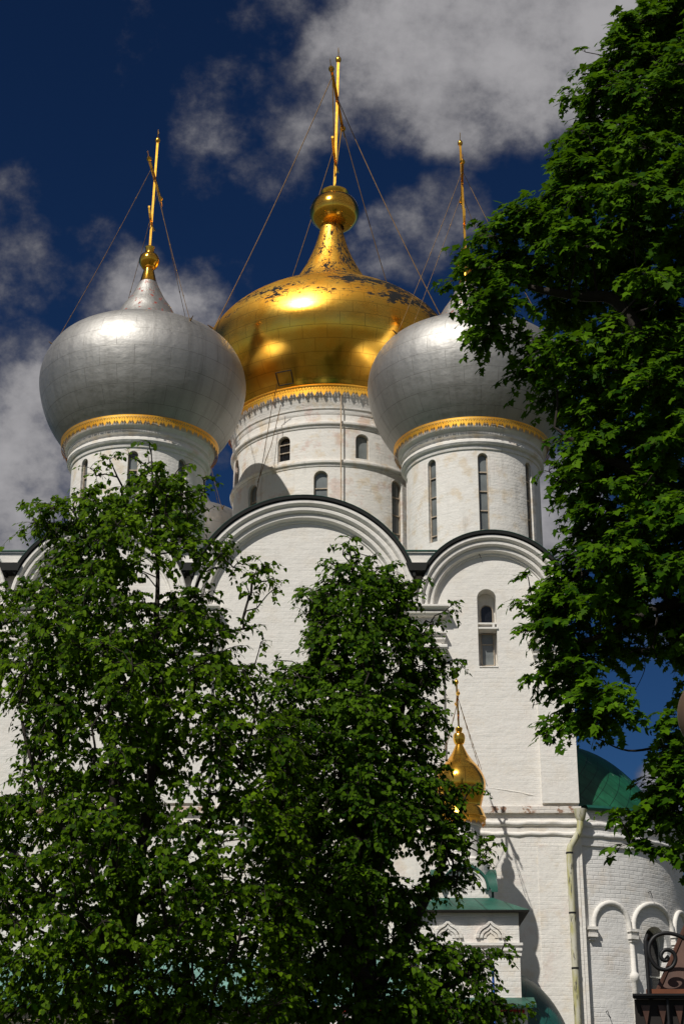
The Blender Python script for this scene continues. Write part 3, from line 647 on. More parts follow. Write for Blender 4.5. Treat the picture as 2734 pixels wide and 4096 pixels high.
obj('wall_hook', MB().tube([h_, h_ + Vector((.03, -.1, .02)), h_ + Vector((.06, -.12, -.1)), h_ + Vector((.1, -.1, -.16))], .009, 6), M_IRON, ap)
cpf = [((AR + .22) * 1.0, AZ - .02), (AR + .24, AZ + .02), (AR + .16, AZ + .10), (AR + .04, AZ + .13)]
conch = [(AR - .35 - (AR - .35) * (1 - t), 0) for t in (1,)]
cz = [( (AR - .30) * t, AZ + .12 + 2.45 * (1 - t ** 2.9)) for t in [1 - k / 20 for k in range(20)] + [.01]]
cr_ = lathe_uv('conch_roof', [(AR - .3, AZ + .0)] + cz, AC, AZ, M_GREEN, cath, 96)
obj('conch_eave', MB().lathe(cpf + [(AR - .4, AZ + .14), (AR - .4, AZ - .02), cpf[0]], AC, 72, R(-90 + 12.5), R(90)), M_GEDGE, cr_, None, 40)
# ---------------------------------------------------------------- rainwater pipe
YP = YF - .20
pts = [at(2319, 3262, YP), at(2318, 3312, YP), at(2312, 3332, YP), at(2292, 3365, YP), at(2280, 3385, YP), at(2276, 3400, YP)]
x_b = at(2274, 3400, YP).x
pts += [Vector((x_b + .005, YP, z)) for z in (9.6, 8, 6, 4, 2, .3)]
dp = obj('downpipe', MB().tube(pts, .085, 14), M_PIPE, cath, None, 50)
q = at(2319, 3262, YP)
obj('hopper', MB().lathe([(.09, q.z - .14), (.12, q.z - .08), (.15, q.z + .04), (.17, q.z + .13), (.175, q.z + .16), (.15, q.z + .16)], (q.x, q.y), 20), M_PIPE, dp, None, 40)
for z in (9.75, 8.25, 6.9, 5.3, 3.8):
    obj('pipe_bracket', MB().lathe([(.086, z - .02), (.094, z - .02), (.094, z + .02), (.086, z + .02)], (x_b + .005, YP), 16).box(x_b - .01, x_b + .02, YP + .08, YF + .01, z - .012, z + .012), M_IRON, dp, None, 0)
# ================================================================== porch tower with its small gilded dome
PY0, PY1 = 40.0, 42.4; PCX, PCY = 2.90, 41.2; PX0, PX1 = 1.70, 4.08
porch = thing('porch_tower', 'small white porch tower with green hipped roof and little gold onion dome before the wall', 'porch', (PCX, PCY, 0))
zE = at(2074, 3640, PY0 - .2).z
pw = obj('tower_wall', MB().box(PX0, PX1, PY0, PY1, 0, zE + .02), M_LOW, porch, (PCX, PCY, 0), 0)
def ogee(cx, zb, hw, hgt, k=14):
    pts = []
    for i in range(k + 1):
        t = i / k; x = hw * (1 - t); z = zb + hgt * (.74 * math.sqrt(max(0, 1 - (1 - t) ** 2)) + .26 * t ** 6)
        pts.append((cx + x, z))
    for i in range(k - 1, -1, -1): pts.append((2 * cx - pts[i][0], pts[i][1]))
    return pts
zb_ = at(1950, 3752, PY0).z
nx_ = at(1958, 3700, PY0).x
gap = .98
for cx in (nx_, nx_ - gap):
    fr = MB()
    for hw, pj in ((.34, .07), (.25, .045), (.17, .02)):
        o1 = ogee(cx, zb_, hw, hw * 1.25); i1 = ogee(cx, zb_, hw - .07, (hw - .07) * 1.25); m_ = len(o1)
        vs = [(x, PY0 - pj, z) for x, z in o1] + [(x, PY0 - pj, z) for x, z in i1] + [(x, PY0 + .01, z) for x, z in o1] + [(x, PY0 + .01, z) for x, z in i1]
        fs = []
        for i in range(m_ - 1): fs += [(i, i + 1, m_ + i + 1, m_ + i), (i + 1, i, 2 * m_ + i, 2 * m_ + i + 1), (m_ + i, m_ + i + 1, 3 * m_ + i + 1, 3 * m_ + i)]
        fr.add(vs, fs)
    obj('ogee_niche', fr, M_LOW, pw, None, 30)
fz = MB()
z_a = at(2074, 3772, PY0).z
for k, (p, h) in enumerate(((.07, .06), (.05, .06), (.035, .06))): fz.box(PX0 - p, PX1 + p, PY0 - p, PY0 + .0, z_a - k * .115 - h, z_a - k * .115)
obj('tower_string', fz, M_TRIM, pw, None, 0)
ov = .24; zr = zE + .40
rv = [(PX0 - ov, PY0 - ov, zE), (PX1 + ov, PY0 - ov, zE), (PX1 + ov, PY1 + ov, zE), (PX0 - ov, PY1 + ov, zE), (PCX - .65, PCY - .65, zr), (PCX + .65, PCY - .65, zr), (PCX + .65, PCY + .65, zr), (PCX - .65, PCY + .65, zr)]
rf = obj('hipped_roof', MB().add(rv, [(0, 1, 5, 4), (1, 2, 6, 5), (2, 3, 7, 6), (3, 0, 4, 7), (4, 5, 6, 7)]), M_GREENF, porch, (PCX, PCY, zE), 0)
obj('roof_soffit', MB().box(PX0 - ov + .01, PX1 + ov - .01, PY0 - ov + .01, PY1 + ov - .01, zE - .03, zE - .002), M_DKWOOD, rf, None, 0)
# kokoshnik gables under the cupola
zk = zr + .02
bs = obj('gable_base', MB().box(PCX - .62, PCX + .62, PCY - .62, PCY + .62, zk - .35, zk + .18), M_LOW, porch, (PCX, PCY, zk), 0)
for k in range(4):
    a = math.pi / 2 * k; ca, sa = math.cos(a), math.sin(a)
    def rot(v): return (PCX + (v[0] * ca - v[1] * sa), PCY + (v[0] * sa + v[1] * ca), v[2])
    q = MB().sweep([(.50, .0), (.50, .10), (.44, .10), (.44, .05), (.36, .05), (.36, .0)], 0, zk + .19, -.62, 0, math.pi, 18); q.v = [rot(v) for v in q.v]
    obj('round_gable', q, M_TRIM, bs, None, 30)
    q = MB().prism([(.5 * math.cos(math.pi * i / 16), zk + .19 + .5 * math.sin(math.pi * i / 16)) for i in range(17)], -.615, -.3); q.v = [rot(v) for v in q.v]
    obj('gable_panel', q, M_LOW, bs, None, 0)
    q = MB().sweep([(.51, -.40), (.51, .16), (.56, .16), (.56, -.40)], 0, zk + .19, -.62, -.1, math.pi + .1, 18); q.v = [rot(v) for v in q.v]
    obj('gable_hood', q, M_GREENF, bs, None, 30)
zd0 = at(1831, 3463, PCY).z; zd1 = at(1831, 3275, PCY).z
cd = obj('cupola_drum', MB().lathe([(.66, zd0 - .45), (.66, zd0 - .02), (.58, zd0), (.60, zd0 + .08), (.54, zd0 + .10), (.46, zd0 + .16), (.45, zd1 - .22), (.5, zd1 - .2), (.5, zd1 - .14), (.46, zd1 - .12), (.46, zd1)], (PCX, PCY), 48), M_TRIM, porch, (PCX, PCY, zd0), 40)
def zy(y): return at(1831, y, PCY).z
CG = [(.46, zy(3278)), (.60, zy(3276)), (.60, zy(3270)), (.53, zy(3240)), (.50, zy(3228)), (.54, zy(3200)), (.60, zy(3165)), (.62, zy(3135)), (.58, zy(3105)), (.46, zy(3070)), (.33, zy(3045)), (.22, zy(3020)), (.15, zy(3000)), (.10, zy(2983)), (.085, zy(2978))]
dmc = lathe_uv('small_gold_dome', spline(CG, 5), (PCX, PCY), CG[0][1], M_GOLDN, porch, 64)
dmc['label'] = 'small bright gold onion dome'
valance((PCX, PCY), .585, zy(3276), .2, M_LACE, dmc, .15, .01)
onion_ball((PCX, PCY), [(.07, zy(2980)), (.12, zy(2974)), (.15, zy(2955)), (.13, zy(2937)), (.07, zy(2930)), (.075, zy(2926)), (.09, zy(2912)), (.02, zy(2911))], M_GOLDN, dmc)
cross((PCX, PCY), zy(2913), zy(2738), (-.01, -.42), zy(2795), -.03, .022, dmc, M_GOLDN)
for a in (200, 150, 335, 20):
    q = R(a); chain((PCX, PCY - .1, zy(2800)), (PCX + .57 * math.cos(q), PCY + .57 * math.sin(q), zy(3090)), dmc, .006, .22, .03)
# gallery with lean-to roof along the foot of the wall
gz1 = at(1400, 3835, YF).z; gz0 = at(1400, 4012, 40.35).z
gal = obj('gallery_roof', MB().add([(-13, 40.35, gz0), (PX0 - .02, 40.35, gz0), (PX0 - .02, YF - .04, gz1), (-13, YF - .04, gz1), (-13, 40.35, gz0 - .08), (PX0 - .02, 40.35, gz0 - .08), (PX0 - .02, YF - .04, gz1 - .08), (-13, YF - .04, gz1 - .08)],
    [(0, 1, 2, 3), (7, 6, 5, 4), (0, 4, 5, 1), (1, 5, 6, 2), (2, 6, 7, 3), (3, 7, 4, 0)]), greenroof('pale_green_roof', (.10, .24, .21), False), porch, (-3, 41, gz0), 0)
obj('gallery_wall', MB().box(-13, PX0 - .03, 40.75, 41.1, 0, gz0 + .05), M_LOW, porch, (-3, 41, 0), 0)
obj('gallery_cornice', MB().box(-13, PX0 - .04, 40.55, 40.745, gz0 - .35, gz0 - .09), M_FRAME, porch, (-3, 41, gz0), 0)
zl2 = at(2000, 3985, PY0 - .2).z
obj('tower_skirt_roof', MB().add([(PX0 - .3, PY0 - .5, zl2 - .22), (PX1 + .28, PY0 - .5, zl2 - .22), (PX1 + .28, PY0 + .02, zl2), (PX0 - .3, PY0 + .02, zl2), (PX0 - .3, PY0 - .5, zl2 - .28), (PX1 + .28, PY0 - .5, zl2 - .28), (PX1 + .28, PY0 + .02, zl2 - .06), (PX0 - .3, PY0 + .02, zl2 - .06)],
    [(0, 1, 2, 3), (7, 6, 5, 4), (0, 4, 5, 1), (1, 5, 6, 2), (2, 6, 7, 3), (3, 7, 4, 0)]), M_GREENF, porch, (PCX, PY0, zl2), 0)
zr2 = at(1600, 4046, 40.0).z
obj('red_fascia', MB().box(at(1262, 4046, 40).x, PX1 + .05, 39.93, 39.98, zr2 - .035, zr2 + .035), M_RED, porch, (PCX, PY0, zr2), 0)
obj('tower_lower_wall', MB().box(at(1262, 4046, 40).x, PX1 + .12, 39.99, 40.3, 0, zr2 + .12), M_TRIM, porch, (PCX, PY0, 0), 0)
qt = at(2077, 3903, 42.3); qx = 3.75
dome_r = at(2290, 4096, 42.0).x - qx
hr = [(dome_r * 1.06 * math.sqrt(max(0, 1 - t * t)) if t else dome_r * 1.06, 4.05 + (qt.z + .12 - 4.05) * t) for t in [k / 16 for k in range(16)] + [.995]]
hd = lathe_uv('annex_roof', [(dome_r * 1.06, 3.9)] + hr, (qx, 42.2), 4, greenroof('worn_green_roof', (.012, .085, .07), True), porch, 64)
obj('annex_wall', MB().lathe([(dome_r, 0), (dome_r, 4.0), (dome_r - .3, 4.0)], (qx, 42.2), 64), M_LOW, porch, (qx, 42.2, 0), 30)
# blue poles in front of the porch
for i, (px, py, Y, lb) in enumerate(((1969, 3860, 39.4, 'thin blue painted pole standing against the front of the porch tower'), (1661, 3820, 39.3, 'tall thin blue pole at the left corner of the porch tower'), (1262, 3940, 39.5, 'thin blue pole half hidden by leaves in front of the gallery'))):
    p = at(px, py, Y)
    pl = thing('flagpole', lb, 'pole', (p.x, Y, 0), 'blue poles before the porch')
    obj('shaft', MB().tube([(p.x, Y, 0), (p.x, Y, p.z)], .028, 10), M_BLUE, pl)
    obj('cap', MB().lathe([(.03, p.z - .01), (.04, p.z + .01), (.03, p.z + .05), (.005, p.z + .07)], (p.x, Y), 10), M_BLUE, pl)
# ================================================================== canopy with iron scrollwork, right foreground
KY = 9.0
c0 = at(2527, 3974, KY); KX0 = c0.x; KZ = c0.z; KX1 = KX0 + 1.9; KY1 = KY + 1.5
can = thing('canopy', 'dark brown metal canopy roof with black iron scrollwork and pointed trim', 'canopy', ((KX0 + KX1) / 2, (KY + KY1) / 2, 0))
SK = 0.30                                   # the plan narrows towards the back
def quadbox(a, b_, y0, y1, z0, z1):
    """box whose left end is splayed: a,b_ = x at y0; at y1 the left end moves in"""
    d = (y1 - y0) * SK
    return [(a, y0, z0), (b_, y0, z0), (b_, y1, z0), (a + d, y1, z0), (a, y0, z1), (b_, y0, z1), (b_, y1, z1), (a + d, y1, z1)]
QF = [(3, 2, 1, 0), (4, 5, 6, 7), (0, 1, 5, 4), (1, 2, 6, 5), (2, 3, 7, 6), (3, 0, 4, 7)]
fb = MB()
fb.add(quadbox(KX0, KX1, KY, KY + .05, KZ - .022, KZ), QF).box(KX0, KX1, KY - .02, KY - .001, KZ - .012, KZ - .004)
obj('gutter_rail', fb, M_IRON, can, None, 0)
obj('fascia_board', MB().add(quadbox(KX0 + .016, KX1 - .003, KY + .055, KY + .075, KZ - .34, KZ - .023), QF), M_DKWOOD, can, None, 0)
obj('soffit', MB().add(quadbox(KX0 + .03, KX1 - .003, KY + .08, KY1, KZ - .06, KZ - .01), QF), M_DKWOOD, can, None, 0)
tm = MB()
for k in range(22):
    x = KX0 + .035 + k * .085
    tm.prism([(x + .012, KZ - .055), (x + .035, KZ - .155), (x + .058, KZ - .055)], KY + .035, KY + .05)
obj('pointed_trim', tm, M_BROWN, can, None, 0)
obj('trim_rail', MB().tube([(KX0 + .18, KY + .02, KZ - .02), (KX0 + .18, KY + .02, KZ - .34)], .008, 8), M_IRON, can)
r0 = at(2626, 3958, KY + .1)
rx0 = r0.x; ry0 = KY + .1; rx1 = rx0 + (KY1 - .1 - ry0) * SK
ax = KX0 + .95; ay = KY + .75; az = KZ + (ax - rx0) * 1.72
rv = [(rx0, ry0, KZ + .015), (KX1 - .12, ry0, KZ + .015), (KX1 - .12, KY1 - .1, KZ + .015), (rx1, KY1 - .1, KZ + .015), (ax - .02, ay, az), (ax + .02, ay, az)]
rf = obj('canopy_roof', MB().add(rv, [(0, 1, 5, 4), (1, 2, 5), (2, 3, 4, 5), (3, 0, 4), (3, 2, 1, 0)]), M_BROWN, can, None, 0)
for k in range(1, 9):
    t = k / 9; x = rx0 + (KX1 - .12 - rx0) * t; tt = min(t, 1 - t) * 2
    obj('standing_seam', MB().tube([(x, ry0 - .004, KZ + .02), (x + (ax - x) * .96 * tt, ry0 + (ay - ry0) * .96 * tt, KZ + .02 + (az - KZ) * .96 * tt)], .009, 6), M_BROWN, rf)
obj('hip_seam', MB().tube([(rx0, ry0, KZ + .02), (ax - .02, ay, az)], .012, 6), M_BROWN, rf)
obj('roof_flashing', MB().box(rx0 - .06, KX1 - .06, ry0 - .03, ry0 - .008, KZ + .002, KZ + .03), plain('rusty_flashing', (.17, .055, .022), .5), rf, None, 0)
Z8 = [(1720, 1330), (1660, 1200), (1568, 1112), (1450, 1060), (1330, 1043), (1210, 1080), (1140, 1170), (1125, 1285), (1165, 1400), (1240, 1480), (1340, 1500), (1420, 1460), (1458, 1380), (1440, 1300), (1380, 1256), (1312, 1262), (1276, 1320), (1292, 1370), (1338, 1388), (1362, 1360), (1338, 1336)]
sp_ = [at(2234 + x * .3189, 3400 + y * .3189, KY + .03) for x, y in Z8]
sp_ = [Vector(q) for q in spline([tuple(q) for q in sp_], 6)]
scr = obj('scroll', MB().tube(sp_, [.0105] * (len(sp_) - 8) + [.0105 + .0006 * k for k in range(8)], 10), M_IRON, can, None, 60)
sx = at(2578, 3740, KY + .06)
st2 = [Vector((sx.x, KY + .06, KZ - .02)), Vector((sx.x, KY + .06, KZ + .12)), Vector((sx.x - .003, KY + .06, sx.z - .03)), Vector((sx.x + .012, KY + .08, sx.z)), Vector((sx.x + .03, KY + .12, sx.z - .02))]
obj('scroll_stem', MB().tube(st2, .010, 8), M_IRON, can)
obj('scroll_stay', MB().tube([sp_[0], sp_[0] + Vector((.02, 0, -.14)), sp_[0] + Vector((0, .0, -.3))], .0105, 8), M_IRON, can)
for x, y in ((KX0 + .2, KY + .14), (KX1 - .1, KY + .14), (KX0 + .6, KY1 - .08), (KX1 - .1, KY1 - .08)):
    if True:
        obj('post', MB().box(x - .05, x + .05, y - .05, y + .05, 0, KZ - .34), M_DKWOOD, can, None, 0)
# ================================================================== street lamp at the right edge
gl = at(2886, 2858, 10.0)
lamp = thing('street_lamp', 'brown globe of a street lamp cut off by the right edge', 'street lamp', (gl.x, 10.0, 0))
obj('globe', MB().lathe([(.268 * math.cos(a), gl.z + .268 * math.sin(a)) for a in [R(-80 + 8 * k) for k in range(21)]], (gl.x, 10.0), 48), M_GLOBE, lamp, None, 80)
obj('lamp_fitter', MB().lathe([(.05, gl.z - .40), (.09, gl.z - .36), (.10, gl.z - .28), (.12, gl.z - .25), (.06, gl.z - .24)], (gl.x, 10.0), 24), M_IRON, lamp, None, 40)
obj('lamp_post', MB().lathe([(.12, 0), (.12, .15), (.08, .25), (.06, .9), (.045, 1.0), (.04, gl.z - .4), (.02, gl.z - .38)], (gl.x, 10.0), 20), M_IRON, lamp, None, 40)
#TREES
# ================================================================== trees
def leafmat(name, dark, light, trans):
    m, n, b, out = mat(name)
    a = n.node('ShaderNodeAttribute', attribute_name='tint', attribute_type='GEOMETRY')
    c = n.mix(a.outputs['Fac'], dark, light)
    setp(n, b, col=c, rough=.6, spec=.06)
    tr = n.node('ShaderNodeBsdfTranslucent', {'Color': n.mix(.5, c, tuple(min(1, x * 1.6) for x in light))})
    ms = n.node('ShaderNodeMixShader', {0: trans}); n.l.new(b.outputs[0], ms.inputs[1]); n.l.new(tr.outputs[0], ms.inputs[2])
    n.l.new(ms.outputs[0], out.inputs[0]); return m
M_LINDEN = leafmat('linden_leaf', (.012, .044, .001), (.128, .228, .005), .36)
M_LINDEN2 = leafmat('dark_linden_leaf', (.009, .036, .001), (.098, .192, .005), .33)
M_MAPLE = leafmat('maple_leaf', (.011, .045, .001), (.098, .205, .004), .30)
m, n, b, _ = mat('tree_bark'); oc = n.node('ShaderNodeTexCoord').outputs['Object']
f = n.noise(n.mapping(oc, (6, 6, 1.2)), 4.0, 6, .65)
setp(n, b, col=n.mix(f, (.008, .006, .005), (.045, .034, .025)), rough=.9, normal=bump(n, f, .8, .03)); M_BARK = m
LEAF = {'linden': ([(0, .0, 0), (-.30, -.06, .03), (-.47, .22, .07), (-.30, .62, .05), (0, 1.02, -.04), (.30, .62, .05), (.47, .22, .07), (.30, -.06, .03)], [(0, 4, 3, 2, 1), (0, 7, 6, 5, 4)]),
        'maple': ([(0, 0, 0), (-.34, -.12, .03), (-.62, .0, -.02), (-.42, .22, .05), (-.80, .58, -.05), (-.36, .56, .06), (-.26, .80, .03), (0, 1.10, -.06), (.26, .80, .03), (.36, .56, .06), (.80, .58, -.05), (.42, .22, .05), (.62, .0, -.02), (.34, -.12, .03)],
                  [(0, 7, 6, 5, 4, 3, 2, 1), (0, 13, 12, 11, 10, 9, 8, 7)])}
def leafmesh(name, kind, pos, ax, nm, size, tint, org):
    T, Fc = LEAF[kind]; T = np.array(T); N = len(pos)
    ax = ax / np.linalg.norm(ax, axis=1, keepdims=True)
    nm = nm - ax * (nm * ax).sum(1, keepdims=True); nm /= np.linalg.norm(nm, axis=1, keepdims=True) + 1e-9
    sd_ = np.cross(ax, nm)
    V = pos[:, None] + size[:, None, None] * (T[None, :, 0:1] * sd_[:, None] + T[None, :, 1:2] * ax[:, None] + T[None, :, 2:3] * nm[:, None])
    V = (V - np.array(org)).reshape(-1, 3); nv = len(T)
    loops = np.concatenate([np.array(f) for f in Fc]); L = len(loops)
    idx = (loops[None] + (np.arange(N) * nv)[:, None]).ravel()
    tot = np.tile([len(f) for f in Fc], N); start = np.concatenate([[0], np.cumsum(tot)[:-1]])
    me = bpy.data.meshes.new(name); me.vertices.add(N * nv); me.loops.add(len(idx)); me.polygons.add(len(tot))
    me.vertices.foreach_set('co', V.ravel().astype(np.float32)); me.loops.foreach_set('vertex_index', idx.astype(np.int32))
    me.polygons.foreach_set('loop_start', start.astype(np.int32)); me.update(calc_edges=True)
    at_ = me.attributes.new('tint', 'FLOAT', 'FACE'); at_.data.foreach_set('value', np.repeat(tint, len(Fc)).astype(np.float32))
    return me
def inpoly(x, z, poly):
    c = np.zeros(len(x), bool); n_ = len(poly)
    for i in range(n_):
        x0, z0 = poly[i]; x1, z1 = poly[i - 1]
        t = ((z0 > z) != (z1 > z)) & (x < (x1 - x0) * (z - z0) / (z1 - z0 + 1e-12) + x0); c ^= t
    return c
def edgedist(x, z, poly):
    d = np.full(len(x), 1e9)
    for i in range(len(poly)):
        a = np.array(poly[i - 1]); b_ = np.array(poly[i]); ab = b_ - a
        t = np.clip(((x - a[0]) * ab[0] + (z - a[1]) * ab[1]) / (ab @ ab + 1e-12), 0, 1)
        d = np.minimum(d, np.hypot(x - a[0] - t * ab[0], z - a[1] - t * ab[1]))
    return d
def unit(v): return v / (np.linalg.norm(v, axis=-1, keepdims=True) + 1e-9)
def tree(name, label, kind, outline, holes, Y, thick, stems, sep, rc, ntw, step, lsize, lm, seed, droop, up, edge=.22, tips=(), airy=0.0):
    """outline: crown silhouette at distance Y; the crown bulges towards and away from the viewer; stems: trunk lines"""
    rg = np.random.default_rng(seed)
    tz = lambda L: [tuple(at(*P(x, y), Y))[::2] for x, y in L]
    poly = tz(outline); hl = [tz(h) for h in holes]
    xs = [p[0] for p in poly]; zs = [p[1] for p in poly]
    # clump centres, spread evenly through the crown volume
    n_try = 26000; x = rg.uniform(min(xs), max(xs), n_try); z = rg.uniform(min(zs), max(zs), n_try)
    ok = inpoly(x, z, poly); x = x[ok]; z = z[ok]; de = edgedist(x, z, poly); k = np.ones(len(x), bool)
    for h in hl: k &= ~(inpoly(x, z, h) | (edgedist(x, z, h) < rc * .72))
    x = x[k]; z = z[k]; de = de[k]
    D = np.minimum(thick, de * 1.1 + .15); y = Y + rg.uniform(-1, 1, len(x)) * D
    pts = np.stack([x, y, z], 1); keep = []; kd = []
    zmin, zmax = min(zs), max(zs)
    q3 = pts * 1.55 + seed; hashn = .5 + .25 * (np.sin(q3[:, 0] * 1.9 + 1.3 * np.sin(q3[:, 2] * 1.1)) + np.sin(q3[:, 2] * 2.3 + 1.7 * np.sin(q3[:, 1] * 1.3 + q3[:, 0])))
    for i in range(len(pts)):
        s_ = sep * (0.62 if de[i] < rc else 1.0)
        if keep and (np.linalg.norm(np.array(kd) - pts[i], axis=1) < s_).any(): continue
        if de[i] < rc * edge: continue
        if airy and hashn[i] < airy * (.15 + 1.05 * (pts[i][2] - zmin) / (zmax - zmin)): continue
        keep.append(i); kd.append(pts[i])
    for tx, ty in tips:
        t_ = at(*P(tx, ty), Y + rg.uniform(-.3, .3)); kd.append(np.array(t_))
    C = np.array(kd); de = np.concatenate([de[keep], np.full(len(tips), rc * .12)])
    # skeleton
    nodes = []; par = []; rad = []
    for line in stems:
        pl = spline([(*tuple(at(*P(q[0], q[1]), Y + q[2])), q[3]) for q in line], 6)
        for j, q in enumerate(pl):
            par.append(len(nodes) - 1 if j else -1); nodes.append(np.array(q[:3])); rad.append(q[3])
    base = len(nodes)
    A = np.array(nodes)
    d0 = np.min(np.linalg.norm(C[:, None] - A[None], axis=2), axis=1)
    anch = [None] * len(C); axis_x = A[:, :2].mean(0)
    for i in np.argsort(d0):
        A = np.array(nodes); v = C[i] - A; dist = np.linalg.norm(v, axis=1)
        cost = dist + .55 * np.maximum(0, A[:, 2] - C[i][2] + .35 * dist) + np.where(np.arange(len(A)) < base, 0, .12)
        j = int(np.argmin(cost)); L = dist[j]; ns = max(2, int(L / .28)); p0 = A[j]
        prev = j; perp = rg.normal(0, 1, 3) * L * .07
        for s_ in range(1, ns + 1):
            t = s_ / ns; q = p0 + v[j] * t + perp * math.sin(math.pi * t) + np.array([0, 0, (-.10 if kind == 'maple' else .10) * L * math.sin(math.pi * t)]) + rg.normal(0, .012, 3)
            nodes.append(q); par.append(prev); rad.append(None); prev = len(nodes) - 1
        anch[i] = prev
    cnt = np.zeros(len(nodes))
    for a in anch: cnt[a] += 1
    for i in range(len(nodes) - 1, -1, -1):
        if par[i] >= 0: cnt[par[i]] += cnt[i]
    for i in range(base, len(nodes)): rad[i] = min(.0065 * max(1, cnt[i]) ** .52, .8 * (rad[par[i]] or .05) + .003)
    kids = {}
    for i, p_ in enumerate(par):
        if p_ >= 0: kids.setdefault(p_, []).append(i)
    mb = MB()
    starts = [i for i in range(len(nodes)) if par[i] < 0 or kids[par[i]].index(i) > 0]
    for s_ in starts:
        ln = [s_] if par[s_] < 0 else [par[s_], s_]
        while ln[-1] in kids: ln.append(kids[ln[-1]][0])
        if len(ln) > 1:
            rr = [rad[i] for i in ln]
            if par[s_] >= 0: rr[0] = min(rr[0], rr[1] * 1.25)
            mb.tube([nodes[i] for i in ln], rr, 8 if rr[0] > .04 else 5, False)
    # twigs and leaves
    Lp = []; La = []; Ln = []; Ls = []; Lt = []; tw = MB()
    cx = np.median(C[:, 0])
    for i, c in enumerate(C):
        a = nodes[anch[i]]; r_ = rc * rg.uniform(.75, 1.25) * min(1.0, .5 + de[i] / rc * .5)
        outv = np.array([(c[0] - cx) * .5, (c[1] - Y) * .8 - .15, .15]); outv = outv / (np.linalg.norm(outv) + 1e-6)
        ctint = rg.uniform(-.18, .18)
        for k_ in range(max(3, int(ntw * (r_ / rc) ** 2))):
            d = rg.normal(0, 1, 3); d /= np.linalg.norm(d); d[2] = d[2] * (.34 if kind == 'maple' else .6); d = d + outv * .35
            L = r_ * rg.uniform(.65, 1.15) / max(.6, np.linalg.norm(d)); e = a + d * L
            ns = 5; tt = np.linspace(0, 1, ns + 1); bend = np.array([0, 0, -droop * L])
            tp = a + d * L * tt[:, None] + bend * (tt ** 2)[:, None] + np.array([0, 0, up * L]) * (tt * (1 - tt))[:, None]
            tw.tube(tp, [.0045 - .0028 * q for q in tt], 3, False)
            td = unit(np.diff(tp, axis=0))
            nl = max(3, int(L * 1.0 / step))
            for q in range(nl):
                t = .22 + .78 * (q + rg.uniform(0, .8)) / nl; f_ = min(t, .999) * ns; i0 = int(f_); p = tp[i0] + (tp[i0 + 1] - tp[i0]) * (f_ - i0)
                dd_ = td[i0]; side = np.cross(dd_, [0, 0, 1]); side /= np.linalg.norm(side) + 1e-6; sg = 1 if q % 2 else -1
                if kind == 'linden':
                    ax_ = dd_ * .55 + side * sg * .65 + np.array([0, 0, -.75]) + rg.normal(0, .35, 3)
                    nm_ = outv * .75 + np.array([-.18, -.35, .65]) + rg.normal(0, .42, 3)
                else:
                    ax_ = dd_ * .7 + side * sg * .7 + np.array([0, -.1, -.42]) + rg.normal(0, .32, 3)
                    nm_ = outv * .35 + np.array([-.12, -.30, .95]) + rg.normal(0, .33, 3)
                ax_ /= np.linalg.norm(ax_); pet = lsize * rg.uniform(.3, .7)
                Lp.append(p + ax_ * pet * .6); La.append(ax_); Ln.append(nm_); Ls.append(lsize * rg.uniform(.5, 1.3)); Lt.append(np.clip(.42 + ctint + rg.normal(0, .27), 0, 1))
    bx = at(*P(*stems[0][0][:2]), Y); ox = (bx.x, Y, 0)
    root = thing(name, label, 'tree', ox)
    obj('trunk', mb, M_BARK, root, None, 60, False)
    obj('twigs', tw, M_BARK, root, None, 60, False)
    me = leafmesh('crown', kind, np.array(Lp), np.array(La), np.array(Ln), np.array(Ls), np.array(Lt), ox)
    obj('crown', me, lm, root, None, 0, False)
    print(name, 'clumps', len(C), 'leaves', len(Lp))
    return root
O_LEFT = [(345, 1000), (362, 1030), (378, 1085), (428, 1048), (426, 1090), (490, 1088), (484, 1165), (455, 1200), (470, 1235), (525, 1240), (560, 1290), (612, 1296), (642, 1312), (640, 1352), (595, 1368), (585, 1410), (604, 1478), (560, 1455), (545, 1490), (600, 1540),
          (650, 1560), (690, 1640), (720, 1760), (700, 1900), (720, 2050), (690, 2380), (-60, 2380), (-60, 1345), (60, 1335), (95, 1300), (125, 1255), (40, 1218), (60, 1165), (128, 1142), (185, 1130), (205, 1060), (250, 1042), (292, 1058), (318, 1030)]
